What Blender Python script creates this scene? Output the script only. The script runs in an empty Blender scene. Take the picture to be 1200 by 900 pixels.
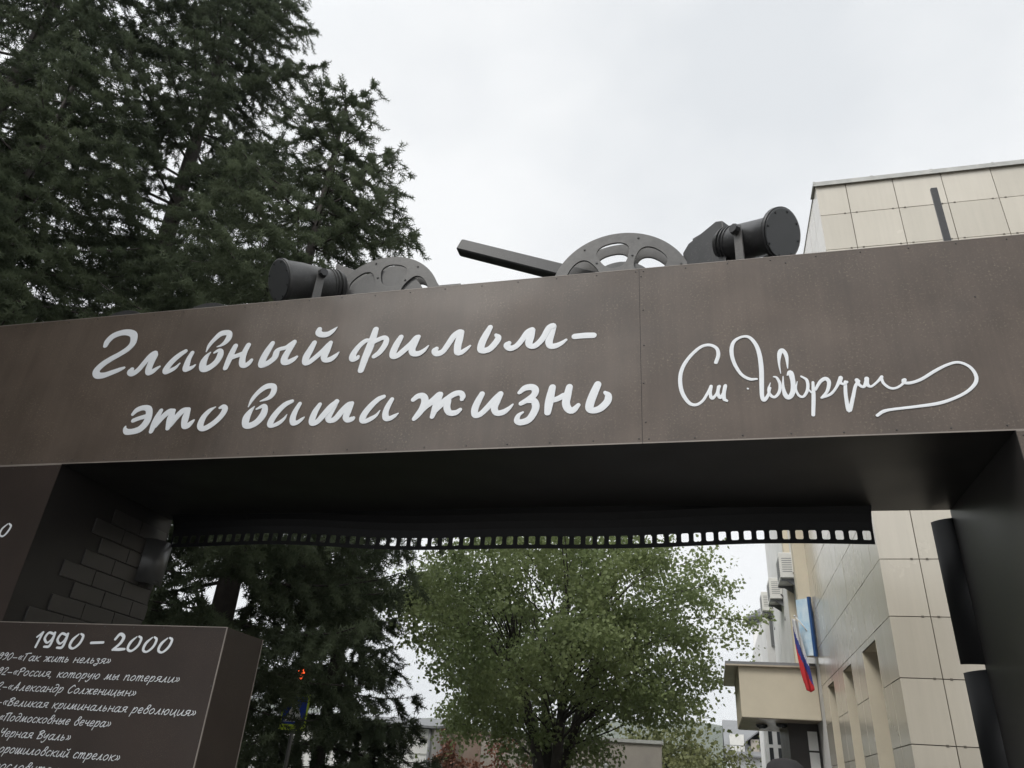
import bpy, bmesh, math, random
import numpy as np
from mathutils import Vector, Matrix
C = bpy.context.scene.collection
SC = bpy.context.scene
R = math.radians
# ------------------------------------------------------------------ camera, sky, sun, exposure
cam = bpy.data.cameras.new('Camera'); camo = bpy.data.objects.new('Camera', cam); C.objects.link(camo); SC.camera = camo
cam.sensor_fit = 'HORIZONTAL'; cam.sensor_width = 36; cam.lens = 26.069; cam.clip_start = .05; cam.clip_end = 6000
_r = Vector((.97082, .23085, .06491)); _u = Vector((.05441, -.47570, .87792)); _f = Vector((-.23354, .84878, .47438))
_m = Matrix((_r, _u, -_f)).transposed().to_4x4(); _m.translation = (0, 0, 1.6); camo.matrix_world = _m

SUN_EL, SUN_AZ = R(49), R(216)           # azimuth clockwise from +Y: behind the camera, to the left
W = bpy.data.worlds.new('World'); SC.world = W; W.use_nodes = True
n = W.node_tree.nodes; l = W.node_tree.links; n.clear()
out = n.new('ShaderNodeOutputWorld'); bg = n.new('ShaderNodeBackground'); bg.inputs['Strength'].default_value = .1
sky = n.new('ShaderNodeTexSky'); sky.sky_type = 'NISHITA'; sky.sun_disc = False
sky.sun_elevation = SUN_EL; sky.sun_rotation = SUN_AZ
tc = n.new('ShaderNodeTexCoord'); mp = n.new('ShaderNodeMapping'); mp.inputs['Scale'].default_value = (1.0, 1.0, 1.9)
nz = n.new('ShaderNodeTexNoise'); nz.inputs['Scale'].default_value = 1.7; nz.inputs['Detail'].default_value = 7; nz.inputs['Roughness'].default_value = .5
cr = n.new('ShaderNodeValToRGB'); e = cr.color_ramp.elements
e[0].position = .38; e[0].color = (.735, .76, .785, 1); e[1].position = .62; e[1].color = (.915, .925, .93, 1)
# overcast layer is thinner (brighter) round the hidden sun
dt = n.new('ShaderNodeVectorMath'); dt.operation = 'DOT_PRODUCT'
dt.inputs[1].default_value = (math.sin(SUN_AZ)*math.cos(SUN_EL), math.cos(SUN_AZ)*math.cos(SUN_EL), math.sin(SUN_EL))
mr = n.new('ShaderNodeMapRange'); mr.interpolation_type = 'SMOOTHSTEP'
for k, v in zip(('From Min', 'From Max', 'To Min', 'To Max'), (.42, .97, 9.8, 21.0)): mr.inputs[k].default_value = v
sc = n.new('ShaderNodeVectorMath'); sc.operation = 'SCALE'
mx = n.new('ShaderNodeMix'); mx.data_type = 'RGBA'; mx.inputs['Factor'].default_value = .94
l.new(tc.outputs['Generated'], mp.inputs['Vector']); l.new(mp.outputs[0], nz.inputs['Vector']); l.new(nz.outputs['Fac'], cr.inputs['Fac'])
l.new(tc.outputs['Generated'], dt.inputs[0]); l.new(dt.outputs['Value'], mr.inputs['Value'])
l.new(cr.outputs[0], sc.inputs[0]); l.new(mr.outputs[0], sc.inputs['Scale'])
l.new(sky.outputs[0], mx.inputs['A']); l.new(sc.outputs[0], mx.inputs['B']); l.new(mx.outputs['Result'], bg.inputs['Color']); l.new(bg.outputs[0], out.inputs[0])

sl = bpy.data.lights.new('Sun', 'SUN'); sl.energy = 1.5; sl.angle = R(20); sl.color = (1, .96, .9)
so = bpy.data.objects.new('Sun', sl); C.objects.link(so)
so.rotation_euler = Vector((-math.sin(SUN_AZ)*math.cos(SUN_EL), -math.cos(SUN_AZ)*math.cos(SUN_EL), -math.sin(SUN_EL))).to_track_quat('-Z', 'Y').to_euler()
vs = SC.view_settings; vs.view_transform = 'Standard'; vs.look = 'None'; vs.exposure = 0.2; vs.gamma = 1; vs.use_curve_mapping = False
SC.display_settings.display_device = 'sRGB'
SC.cycles.max_bounces = 8; SC.cycles.transparent_max_bounces = 16

# ------------------------------------------------------------------ helpers
def mat(name, col, rough=.6, var=0, vscale=3, metal=0, spec=.5, bump=0, bscale=60, col2=None, stretch=(1, 1, 1), emit=None, estr=0, transl=0, coat=0, fleck=None, streak=0, wav=0):
    """Principled material; colour wanders between col and col2 with object-space noise."""
    m = bpy.data.materials.new(name); m.use_nodes = True; nt = m.node_tree; N = nt.nodes; K = nt.links
    b = N['Principled BSDF']; b.inputs['Roughness'].default_value = rough; b.inputs['Metallic'].default_value = metal
    b.inputs['Specular IOR Level'].default_value = spec; b.inputs['Coat Weight'].default_value = coat; b.inputs['Coat Roughness'].default_value = .24
    c = (*col, 1); b.inputs['Base Color'].default_value = c
    t = N.new('ShaderNodeTexCoord'); mpn = N.new('ShaderNodeMapping'); mpn.inputs['Scale'].default_value = stretch; K.new(t.outputs['Object'], mpn.inputs[0])
    if var or col2:
        a = N.new('ShaderNodeTexNoise'); a.inputs['Scale'].default_value = vscale; a.inputs['Detail'].default_value = 8; a.inputs['Roughness'].default_value = .6
        K.new(mpn.outputs[0], a.inputs['Vector'])
        r = N.new('ShaderNodeValToRGB'); r.color_ramp.elements[0].position = .32; r.color_ramp.elements[1].position = .68
        d = col2 if col2 else tuple(max(0, x*(1+var)) for x in col)
        c0 = col if col2 else tuple(x*(1-var) for x in col)
        r.color_ramp.elements[0].color = (*c0, 1); r.color_ramp.elements[1].color = (*d, 1)
        K.new(a.outputs['Fac'], r.inputs[0]); K.new(r.outputs[0], b.inputs['Base Color'])
        q = N.new('ShaderNodeMapRange'); q.inputs['To Min'].default_value = max(.02, rough-.08); q.inputs['To Max'].default_value = min(1, rough+.1)
        K.new(a.outputs['Fac'], q.inputs[0]); K.new(q.outputs[0], b.inputs['Roughness'])
    if streak and b.inputs['Base Color'].links:      # runs left by rain
        ms_ = N.new('ShaderNodeMapping'); ms_.inputs['Scale'].default_value = (16, 16, .8); K.new(t.outputs['Object'], ms_.inputs[0])
        w = N.new('ShaderNodeTexNoise'); w.inputs['Scale'].default_value = 1; w.inputs['Detail'].default_value = 6; w.inputs['Roughness'].default_value = .65; K.new(ms_.outputs[0], w.inputs['Vector'])
        f1 = N.new('ShaderNodeMapRange'); f1.inputs['From Min'].default_value = .35; f1.inputs['From Max'].default_value = .7; f1.inputs['To Min'].default_value = 1-streak; f1.inputs['To Max'].default_value = 1+streak; K.new(w.outputs['Fac'], f1.inputs[0])
        sv = N.new('ShaderNodeVectorMath'); sv.operation = 'SCALE'; K.new(b.inputs['Base Color'].links[0].from_socket, sv.inputs[0]); K.new(f1.outputs[0], sv.inputs['Scale']); K.new(sv.outputs[0], b.inputs['Base Color'])
    if fleck:      # small pale specks of weathering
        w = N.new('ShaderNodeTexNoise'); w.inputs['Scale'].default_value = fleck[1]; w.inputs['Detail'].default_value = 2
        w2 = N.new('ShaderNodeTexNoise'); w2.inputs['Scale'].default_value = 3.5; w2.inputs['Detail'].default_value = 4
        K.new(mpn.outputs[0], w.inputs['Vector']); K.new(mpn.outputs[0], w2.inputs['Vector'])
        f1 = N.new('ShaderNodeMapRange'); f1.inputs['From Min'].default_value = .56; f1.inputs['From Max'].default_value = .72; K.new(w.outputs['Fac'], f1.inputs[0])
        f2 = N.new('ShaderNodeMapRange'); f2.inputs['From Min'].default_value = .35; f2.inputs['From Max'].default_value = .75; f2.inputs['To Max'].default_value = .9; K.new(w2.outputs['Fac'], f2.inputs[0])
        fm = N.new('ShaderNodeMath'); fm.operation = 'MULTIPLY'; K.new(f1.outputs[0], fm.inputs[0]); K.new(f2.outputs[0], fm.inputs[1])
        mxf = N.new('ShaderNodeMix'); mxf.data_type = 'RGBA'; K.new(fm.outputs[0], mxf.inputs['Factor']); K.new(b.inputs['Base Color'].links[0].from_socket, mxf.inputs['A']); mxf.inputs['B'].default_value = (*fleck[0], 1)
        K.new(mxf.outputs['Result'], b.inputs['Base Color'])
    if bump:
        a2 = N.new('ShaderNodeTexNoise'); a2.inputs['Scale'].default_value = bscale; a2.inputs['Detail'].default_value = 5
        K.new(mpn.outputs[0], a2.inputs['Vector'])
        bp = N.new('ShaderNodeBump'); bp.inputs['Strength'].default_value = bump; bp.inputs['Distance'].default_value = .01
        K.new(a2.outputs['Fac'], bp.inputs['Height']); K.new(bp.outputs[0], b.inputs['Normal'])
        if wav:     # slight buckling of the sheet
            a3 = N.new('ShaderNodeTexNoise'); a3.inputs['Scale'].default_value = 1.5; a3.inputs['Detail'].default_value = 1; K.new(mpn.outputs[0], a3.inputs['Vector'])
            b3 = N.new('ShaderNodeBump'); b3.inputs['Strength'].default_value = wav; b3.inputs['Distance'].default_value = .08
            K.new(a3.outputs['Fac'], b3.inputs['Height']); K.new(b3.outputs[0], bp.inputs['Normal'])
    if emit:
        b.inputs['Emission Color'].default_value = (*emit, 1); b.inputs['Emission Strength'].default_value = estr
    if transl:
        o = N['Material Output']; tr = N.new('ShaderNodeBsdfTranslucent'); ms = N.new('ShaderNodeMixShader'); ms.inputs[0].default_value = transl
        src = b.inputs['Base Color'].links[0].from_socket if b.inputs['Base Color'].links else None
        if src: K.new(src, tr.inputs['Color'])
        else: tr.inputs['Color'].default_value = c
        K.new(b.outputs[0], ms.inputs[1]); K.new(tr.outputs[0], ms.inputs[2]); K.new(ms.outputs[0], o.inputs['Surface'])
    return m

class MB:
    """collects boxes, tubes, polygons; build() links them as ONE mesh object"""
    def __init__(s): s.v = []; s.f = []; s.mi = []; s.sm = []; s.cur = 0; s.smooth = False
    def vert(s, p): s.v.append(tuple(p)); return len(s.v)-1
    def face(s, idx, sm=None): s.f.append(tuple(idx)); s.mi.append(s.cur); s.sm.append(s.smooth if sm is None else sm)
    def box(s, x0, x1, y0, y1, z0, z1, M=None, ch=0):
        if ch:
            c = ch; P = []
            for z, i in ((z0, c), (z0+c, 0), (z1-c, 0), (z1, c)):
                x, X, y, Y = x0+i, x1-i, y0+i, y1-i
                P.append([(x+c, y, z), (X-c, y, z), (X, y+c, z), (X, Y-c, z), (X-c, Y, z), (x+c, Y, z), (x, Y-c, z), (x, y+c, z)])
            base = len(s.v)
            for ring in P:
                for p in ring: s.v.append(tuple(M @ Vector(p)) if M else p)
            for k in range(3):
                for i in range(8): s.face([base+k*8+i, base+k*8+(i+1) % 8, base+k*8+8+(i+1) % 8, base+k*8+8+i])
            s.face([base+i for i in range(7, -1, -1)]); s.face([base+24+i for i in range(8)])
            return
        b = len(s.v)
        for z in (z0, z1):
            for x, y in ((x0, y0), (x1, y0), (x1, y1), (x0, y1)):
                s.v.append(tuple(M @ Vector((x, y, z))) if M else (x, y, z))
        for q in ((0, 3, 2, 1), (4, 5, 6, 7), (0, 1, 5, 4), (1, 2, 6, 5), (2, 3, 7, 6), (3, 0, 4, 7)): s.face([b+i for i in q], False)
    def tube(s, pts, rad, seg=10, cap=True, sm=True):
        pts = [Vector(p) for p in pts]
        if not hasattr(rad, '__len__'): rad = [rad]*len(pts)
        t0 = (pts[1]-pts[0]).normalized(); u = t0.orthogonal().normalized(); rings = []
        for i, p in enumerate(pts):
            t = (pts[min(i+1, len(pts)-1)]-pts[max(i-1, 0)]).normalized()
            u = (u-t*u.dot(t)).normalized(); w = t.cross(u)
            rings.append([s.vert(p+(u*math.cos(a)+w*math.sin(a))*rad[i]) for a in (2*math.pi*k/seg for k in range(seg))])
        for a, b in zip(rings, rings[1:]):
            for k in range(seg): s.face([a[k], a[(k+1) % seg], b[(k+1) % seg], b[k]], sm)
        if cap:
            s.face(rings[0][::-1], False); s.face(rings[-1], False)
    def prism(s, poly, a, b, axis='y', M=None):
        """extrude polygon; axis y: (x,z) pairs from y=a to b; z: (x,y); x: (y,z)"""
        def P(p, t):
            q = {'y': (p[0], t, p[1]), 'z': (p[0], p[1], t), 'x': (t, p[0], p[1])}[axis]
            return tuple(M @ Vector(q)) if M else q
        n0 = len(s.v); k = len(poly)
        for t in (a, b):
            for p in poly: s.v.append(P(p, t))
        s.face([n0+i for i in range(k)], False); s.face([n0+k+i for i in range(k-1, -1, -1)], False)
        for i in range(k): s.face([n0+i, n0+k+i, n0+k+(i+1) % k, n0+(i+1) % k], False)
    def build(s, name, mats, parent=None, bevel=0, fix=True):
        me = bpy.data.meshes.new(name); me.from_pydata(s.v, [], s.f)
        for m in (mats if isinstance(mats, (list, tuple)) else [mats]): me.materials.append(m)
        me.polygons.foreach_set('material_index', s.mi); me.polygons.foreach_set('use_smooth', s.sm)
        if fix:
            bm = bmesh.new(); bm.from_mesh(me); bmesh.ops.recalc_face_normals(bm, faces=bm.faces); bm.to_mesh(me); bm.free()
        me.update(); o = bpy.data.objects.new(name, me); C.objects.link(o)
        if parent: o.parent = parent
        if bevel:
            q = o.modifiers.new('bevel', 'BEVEL'); q.width = bevel; q.segments = 2; q.limit_method = 'ANGLE'; q.angle_limit = R(40)
        return o

def tag(o, label=None, cat=None, group=None, kind=None):
    for k, v in (('label', label), ('category', cat), ('group', group), ('kind', kind)):
        if v: o[k] = v
    return o
def thing(name, label, cat, loc=(0, 0, 0), group=None, rz=0):
    o = bpy.data.objects.new(name, None); C.objects.link(o); o.location = loc; o.rotation_euler = (0, 0, rz)
    o.empty_display_size = .2
    return tag(o, label, cat, group)
def npmesh(name, V, F, mt, parent=None, smooth=False, loc=None):
    """big mesh from numpy arrays; F is (n,k) with equal k"""
    me = bpy.data.meshes.new(name); k = F.shape[1]
    me.vertices.add(len(V)); me.vertices.foreach_set('co', V.astype(np.float32).ravel())
    me.loops.add(F.size); me.loops.foreach_set('vertex_index', F.astype(np.int32).ravel())
    me.polygons.add(len(F)); me.polygons.foreach_set('loop_start', np.arange(0, F.size, k, dtype=np.int32))
    me.update(calc_edges=True); me.materials.append(mt)
    if smooth: me.polygons.foreach_set('use_smooth', np.ones(len(F), bool))
    o = bpy.data.objects.new(name, me); C.objects.link(o)
    if parent: o.parent = parent
    return o
def spline(pts, sub=7):
    P = np.array(pts, float); n_ = len(P)
    if n_ == 2: t = np.linspace(0, 1, 5)[:, None]; return P[0]*(1-t)+P[1]*t
    Q = np.vstack([2*P[0]-P[1], P, 2*P[-1]-P[-2]]); o = []
    for i in range(n_-1):
        a, b, c, d = Q[i:i+4]
        for t in np.arange(sub)/sub:
            o.append(.5*(2*b+(c-a)*t+(2*a-5*b+4*c-d)*t*t+(3*b-a-3*c+d)*t**3))
    o.append(P[-1]); return np.array(o)
def strokes(B, data, y, h=.003, lift=.0004, sub=7, flat=True):
    """brush strokes (x, z, width in mm) as slightly raised strips on the plane y (towards -y), with round ends"""
    prof = [(-1, 0), (-.97, .8), (0, 1), (.97, .8), (1, 0)]
    for k, s in enumerate(data):
        c = spline([(a/1000, b/1000, w/2000) for a, b, w in s], sub)
        keep = [c[0]]
        for p in c[1:]:
            if np.hypot(*(p[:2]-keep[-1][:2])) > .0015: keep.append(p)
        c = np.array(keep)
        if len(c) < 2: continue
        c[:, 2] = np.maximum(c[:, 2], .0012)
        t = np.gradient(c[:, :2], axis=0); t /= np.maximum(np.linalg.norm(t, axis=1), 1e-9)[:, None]
        # round caps
        def cap(p, d, rv):
            q = []
            for a in (75, 50, 25): q.append([*(p[:2]+d*p[2]*math.sin(R(a))), p[2]*math.cos(R(a))])
            return q if not rv else q[::-1]
        c2 = np.array(cap(c[0], -t[0], False)+list(c)+cap(c[-1], t[-1], True))
        t2 = np.vstack([[t[0]]*3, t, [t[-1]]*3])
        yo = y-lift*(k % 5); rings = []
        for p, d in zip(c2, t2):
            nx, nz_ = -d[1], d[0]
            rings.append([B.vert((p[0]+nx*p[2]*u, yo-h*v, p[1]+nz_*p[2]*u)) for u, v in prof])
        for a, b in zip(rings, rings[1:]):
            for i in range(4): B.face([a[i], a[i+1], b[i+1], b[i]], False)
        B.face(rings[0], False); B.face(rings[-1][::-1], False)
# ------------------------------------------------------------------ lettering traced as brush strokes (x, z, width in mm on the gate plane)
SLOGAN=[[(-4372,4377,43),(-4367,4415,56),(-4333,4459,57),(-4263,4483,54),(-4192,4479,57),(-4141,4447,61),(-4125,4380,58),(-4152,4329,53),(-4213,4284,49),(-4276,4247,53),(-4335,4202,58),(-4368,4149,61),(-4342,4110,57),(-4283,4106,52),(-4215,4127,45),(-4161,4146,38),(-4125,4160,23)],[(-4049,4138,41),(-4054,4120,56),(-4026,4105,49),(-3990,4131,46),(-3958,4187,47),(-3925,4244,50),(-3896,4268,50),(-3885,4260,45)],[(-3886,4249,57),(-3896,4190,56),(-3898,4132,56),(-3886,4103,49),(-3857,4111,44),(-3828,4134,30),(-3808,4149,16)],[(-3626,4266,37),(-3659,4243,45),(-3698,4205,50),(-3730,4157,53),(-3745,4114,53),(-3732,4097,40),(-3696,4111,37),(-3666,4130,29),(-3641,4165,11)],[(-3562,4247,37),(-3575,4197,44),(-3577,4146,53),(-3574,4113,51),(-3549,4112,40),(-3520,4124,29),(-3503,4141,13)],[(-3445,4249,7),(-3435,4303,30),(-3403,4357,39),(-3365,4398,49),(-3316,4406,45),(-3291,4392,46),(-3288,4355,51),(-3306,4319,40),(-3335,4296,22),(-3365,4286,7)],[(-3406,4242,9),(-3430,4204,40),(-3441,4158,58),(-3433,4114,58),(-3407,4102,56),(-3369,4117,52),(-3331,4157,52),(-3317,4207,53),(-3324,4244,44),(-3344,4252,29),(-3372,4236,18)],[(-3210,4279,43),(-3221,4229,49),(-3230,4172,52),(-3241,4098,41)],[(-3232,4179,43),(-3180,4193,37),(-3129,4211,39)],[(-3103,4278,43),(-3117,4221,47),(-3120,4164,51),(-3108,4120,51),(-3080,4108,42),(-3055,4127,39),(-3043,4148,28)],[(-2908,4280,39),(-2931,4221,53),(-2950,4159,56),(-2954,4110,54),(-2933,4105,49),(-2893,4123,45),(-2861,4159,49),(-2855,4205,49),(-2836,4225,35),(-2791,4235,35),(-2762,4255,39),(-2733,4277,39)],[(-2732,4274,39),(-2761,4208,50),(-2779,4153,55),(-2774,4118,54),(-2743,4112,45),(-2707,4130,38),(-2684,4150,21)],[(-2571,4257,40),(-2589,4202,52),(-2607,4148,58),(-2608,4103,48),(-2580,4097,41),(-2536,4135,41),(-2493,4181,41),(-2456,4227,45),(-2443,4247,36)],[(-2443,4247,36),(-2455,4192,48),(-2469,4144,57),(-2458,4109,40),(-2419,4110,44),(-2385,4135,34),(-2362,4164,10)],[(-2554,4367,42),(-2555,4342,49),(-2528,4322,47),(-2481,4321,46),(-2446,4344,35),(-2416,4375,8)],[(-2114,4330,46),(-2124,4257,54),(-2137,4182,60),(-2155,4101,55),(-2170,4008,47)],[(-2141,4244,27),(-2179,4240,37),(-2222,4195,42),(-2250,4135,51),(-2245,4104,53),(-2216,4105,34),(-2209,4118,24)],[(-2125,4222,40),(-2084,4243,37),(-2041,4257,37),(-2019,4238,41),(-2025,4194,45),(-2054,4141,43),(-2090,4110,34)],[(-1914,4250,41),(-1937,4194,51),(-1953,4134,52),(-1948,4103,48),(-1918,4104,43),(-1874,4144,46),(-1831,4192,43),(-1800,4234,45),(-1785,4243,34)],[(-1788,4240,39),(-1806,4190,48),(-1818,4144,51),(-1802,4112,46),(-1765,4109,41),(-1731,4130,31),(-1702,4165,10)],[(-1643,4137,33),(-1654,4121,46),(-1633,4099,46),(-1595,4113,42),(-1565,4164,43),(-1530,4229,45),(-1497,4257,43),(-1478,4256,39)],[(-1481,4252,46),(-1488,4199,54),(-1494,4146,53),(-1489,4099,48),(-1462,4097,39),(-1432,4118,29),(-1406,4142,14)],[(-1280,4276,39),(-1302,4224,49),(-1324,4166,53),(-1331,4113,50),(-1309,4097,46),(-1269,4108,46),(-1232,4152,47),(-1217,4190,44),(-1234,4212,25)],[(-1141,4141,34),(-1155,4126,44),(-1130,4101,44),(-1091,4114,40),(-1056,4157,41),(-1022,4214,42),(-991,4235,37),(-986,4231,31)],[(-985,4228,36),(-997,4179,52),(-1006,4134,51),(-993,4107,40),(-959,4111,42),(-916,4159,43),(-880,4235,43),(-852,4253,41),(-847,4249,34)],[(-846,4246,37),(-861,4187,46),(-873,4136,51),(-863,4100,43),(-830,4097,40),(-791,4114,31),(-761,4137,18)],[(-706,4158,41),(-643,4160,43),(-585,4157,42)],[(-3902,3761,28),(-3877,3794,43),(-3825,3809,43),(-3780,3793,51),(-3761,3737,56),(-3767,3683,59),(-3801,3638,55),(-3858,3621,47),(-3905,3623,46),(-3928,3647,28),(-3928,3665,11)],[(-3879,3709,35),(-3838,3724,35),(-3786,3738,35)],[(-3672,3777,34),(-3686,3727,46),(-3693,3673,51),(-3698,3617,37)],[(-3681,3659,43),(-3645,3718,46),(-3604,3763,46),(-3567,3768,39)],[(-3569,3765,39),(-3571,3708,58),(-3568,3635,37)],[(-3563,3661,52),(-3531,3712,48),(-3492,3764,48),(-3450,3772,43)],[(-3448,3769,41),(-3450,3709,57),(-3442,3649,43),(-3414,3647,47),(-3388,3672,32),(-3375,3688,14)],[(-3230,3783,8),(-3270,3756,34),(-3303,3708,46),(-3312,3649,51),(-3290,3619,41),(-3252,3627,44),(-3202,3664,44),(-3163,3714,46),(-3150,3760,46),(-3169,3782,37),(-3194,3775,20)],[(-2970,3770,7),(-2953,3829,30),(-2915,3887,39),(-2870,3922,45),(-2825,3926,42),(-2804,3907,44),(-2804,3867,45),(-2828,3832,33),(-2888,3809,8)],[(-2922,3771,7),(-2947,3730,40),(-2962,3685,58),(-2955,3636,51),(-2920,3625,48),(-2874,3648,52),(-2841,3698,56),(-2836,3744,47),(-2852,3771,33),(-2900,3750,15)],[(-2640,3795,29),(-2684,3775,41),(-2725,3731,46),(-2757,3675,49),(-2766,3630,48),(-2743,3617,32),(-2702,3634,32),(-2671,3664,23),(-2656,3696,5)],[(-2577,3772,31),(-2597,3718,40),(-2605,3667,46),(-2594,3632,43),(-2565,3631,34),(-2538,3652,25),(-2521,3668,10)],[(-2425,3758,32),(-2448,3704,46),(-2458,3648,48),(-2450,3622,42),(-2417,3630,41),(-2378,3682,47),(-2339,3737,47),(-2303,3773,37)],[(-2306,3774,39),(-2328,3711,45),(-2343,3661,46),(-2328,3635,37),(-2290,3646,44),(-2252,3701,46),(-2216,3743,45),(-2191,3755,33)],[(-2193,3752,38),(-2208,3698,50),(-2215,3655,47),(-2196,3632,38),(-2167,3640,36),(-2159,3646,25)],[(-1968,3793,29),(-2007,3773,39),(-2054,3722,45),(-2087,3667,48),(-2092,3630,47),(-2072,3617,34),(-2033,3634,34),(-2000,3657,23),(-1979,3692,6)],[(-1907,3768,32),(-1927,3721,39),(-1937,3672,44),(-1928,3635,44),(-1901,3630,36),(-1873,3644,29),(-1849,3662,11)],[(-1757,3759,33),(-1727,3783,40),(-1692,3781,46),(-1675,3745,51),(-1686,3690,48),(-1710,3648,43),(-1732,3619,31)],[(-1710,3648,37),(-1670,3702,48),(-1622,3742,48),(-1587,3784,40),(-1573,3789,34)],[(-1572,3786,36),(-1591,3722,48),(-1602,3667,43),(-1611,3628,32)],[(-1602,3667,42),(-1561,3714,48),(-1520,3755,41),(-1476,3784,42),(-1437,3788,38),(-1420,3765,39),(-1423,3744,30)],[(-1517,3737,48),(-1518,3687,47),(-1496,3650,41),(-1456,3648,39),(-1427,3668,26)],[(-1293,3773,39),(-1316,3719,46),(-1331,3666,48),(-1324,3626,42),(-1291,3631,38),(-1250,3673,41),(-1205,3731,41),(-1171,3766,41)],[(-1171,3763,39),(-1187,3718,43),(-1203,3671,47),(-1186,3634,40),(-1148,3635,40),(-1113,3657,30),(-1084,3688,11)],[(-1047,3769,27),(-1013,3799,42),(-968,3803,45),(-945,3781,47),(-953,3746,44),(-989,3716,39),(-1032,3691,32)],[(-989,3709,37),(-954,3707,44),(-937,3672,49),(-944,3631,49),(-975,3578,46),(-1024,3560,43),(-1051,3574,39),(-1043,3608,29),(-1016,3629,13)],[(-837,3792,45),(-848,3729,53),(-855,3674,54),(-860,3620,43)],[(-856,3699,40),(-806,3710,37),(-763,3732,40)],[(-730,3789,44),(-741,3730,50),(-748,3675,51),(-729,3633,47),(-701,3629,43),(-671,3661,27)],[(-554,3796,47),(-578,3735,53),(-598,3674,54),(-601,3634,51),(-576,3619,42),(-534,3633,46),(-495,3675,47),(-489,3716,42),(-508,3738,23)]]
SIGNATURE=[[(156,3904,23),(173,3956,23),(166,4002,21),(126,4029,20),(73,4018,20),(9,3959,21),(-40,3882,23),(-58,3803,24),(-51,3716,24),(-17,3645,22),(22,3625,19),(64,3649,17),(100,3707,17),(118,3744,19)],[(118,3740,19),(110,3698,20),(119,3663,20),(146,3691,16),(166,3741,17)],[(161,3737,20),(154,3695,20),(166,3665,20),(187,3702,14),(200,3744,17)],[(198,3739,22),(188,3693,22),(187,3655,22),(201,3642,15)],[(379,3775,12),(337,3778,19),(293,3815,19),(259,3896,22),(251,3977,24),(269,4039,21),(316,4070,16),(360,4064,20),(393,4011,23),(408,3939,26),(410,3842,27),(402,3731,26),(398,3664,24),(406,3635,23),(429,3662,18),(448,3712,11)],[(451,3745,5),(437,3704,14),(444,3666,18),(467,3652,17),(494,3684,18),(503,3733,18),(490,3777,14),(473,3785,9)],[(514,3805,5),(512,3878,14),(523,3943,27),(540,3960,24),(557,3919,22),(556,3836,6)],[(525,3783,6),(519,3716,15),(524,3665,26),(542,3644,27),(567,3679,29),(575,3746,27),(567,3806,31),(549,3790,8)],[(598,3744,5),(586,3695,12),(598,3653,15),(622,3647,16),(648,3691,18),(651,3749,17),(623,3777,11)],[(651,3691,11),(668,3665,9)],[(682,3735,15),(675,3648,22),(659,3528,20)],[(323,3715,11),(325,3714,11)],[(690,3687,15),(721,3736,20),(752,3754,24),(767,3728,22),(750,3673,18),(716,3633,13)],[(716,3633,14),(764,3652,16),(798,3690,15),(831,3749,24)],[(832,3754,24),(827,3724,18),(842,3713,16),(861,3725,16)],[(853,3727,18),(844,3638,20),(848,3544,23),(879,3626,20),(901,3694,18),(923,3728,18)],[(915,3734,24),(923,3703,18),(946,3691,18),(969,3740,22)],[(967,3740,25),(964,3705,23),(982,3689,14),(1019,3717,14),(1046,3747,18)],[(1042,3741,18),(1049,3705,16),(1076,3674,16),(1108,3672,14),(1143,3694,14),(1159,3720,21)],[(1151,3719,16),(1153,3704,19),(1184,3699,18),(1242,3718,18),(1322,3767,18),(1392,3802,16),(1448,3812,16),(1496,3780,17),(1515,3725,19),(1502,3677,19),(1450,3627,17),(1373,3588,17),(1292,3564,19),(1181,3551,17),(1070,3541,16),(1021,3531,19),(986,3508,17)]]
HEADING=[[(-4044,2217,11),(-4010,2245,15)],[(-4012,2243,17),(-4029,2158,15)],[(-3924,2237,15),(-3965,2244,15),(-3982,2210,17),(-3955,2185,13),(-3931,2203,11),(-3919,2237,13)],[(-3920,2244,17),(-3920,2203,17),(-3930,2165,17),(-3966,2161,13)],[(-3827,2233,15),(-3867,2241,15),(-3884,2206,17),(-3858,2182,13),(-3834,2199,11),(-3821,2233,13)],[(-3822,2240,17),(-3823,2199,17),(-3833,2161,17),(-3869,2158,13)],[(-3740,2241,7),(-3773,2206,19),(-3779,2169,17),(-3748,2157,13),(-3713,2187,17),(-3704,2229,17),(-3725,2243,11)],[(-3632,2192,15),(-3546,2197,15)],[(-3467,2218,16),(-3443,2248,18),(-3412,2232,22),(-3423,2195,18),(-3464,2157,13)],[(-3464,2157,11),(-3420,2160,18),(-3381,2163,13)],[(-3319,2236,7),(-3352,2202,18),(-3359,2165,16),(-3330,2154,13),(-3295,2183,16),(-3285,2225,16),(-3305,2238,11)],[(-3210,2234,7),(-3243,2200,18),(-3250,2163,16),(-3222,2152,12),(-3187,2181,16),(-3177,2222,16),(-3196,2236,11)],[(-3103,2233,7),(-3136,2200,18),(-3144,2163,16),(-3115,2152,12),(-3081,2181,16),(-3070,2222,16),(-3089,2235,11)]]
ZERO=[[(-4625,2953,9),(-4657,2918,15),(-4656,2878,13),(-4624,2867,13),(-4599,2897,15),(-4590,2937,15),(-4613,2955,11)]]
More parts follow.
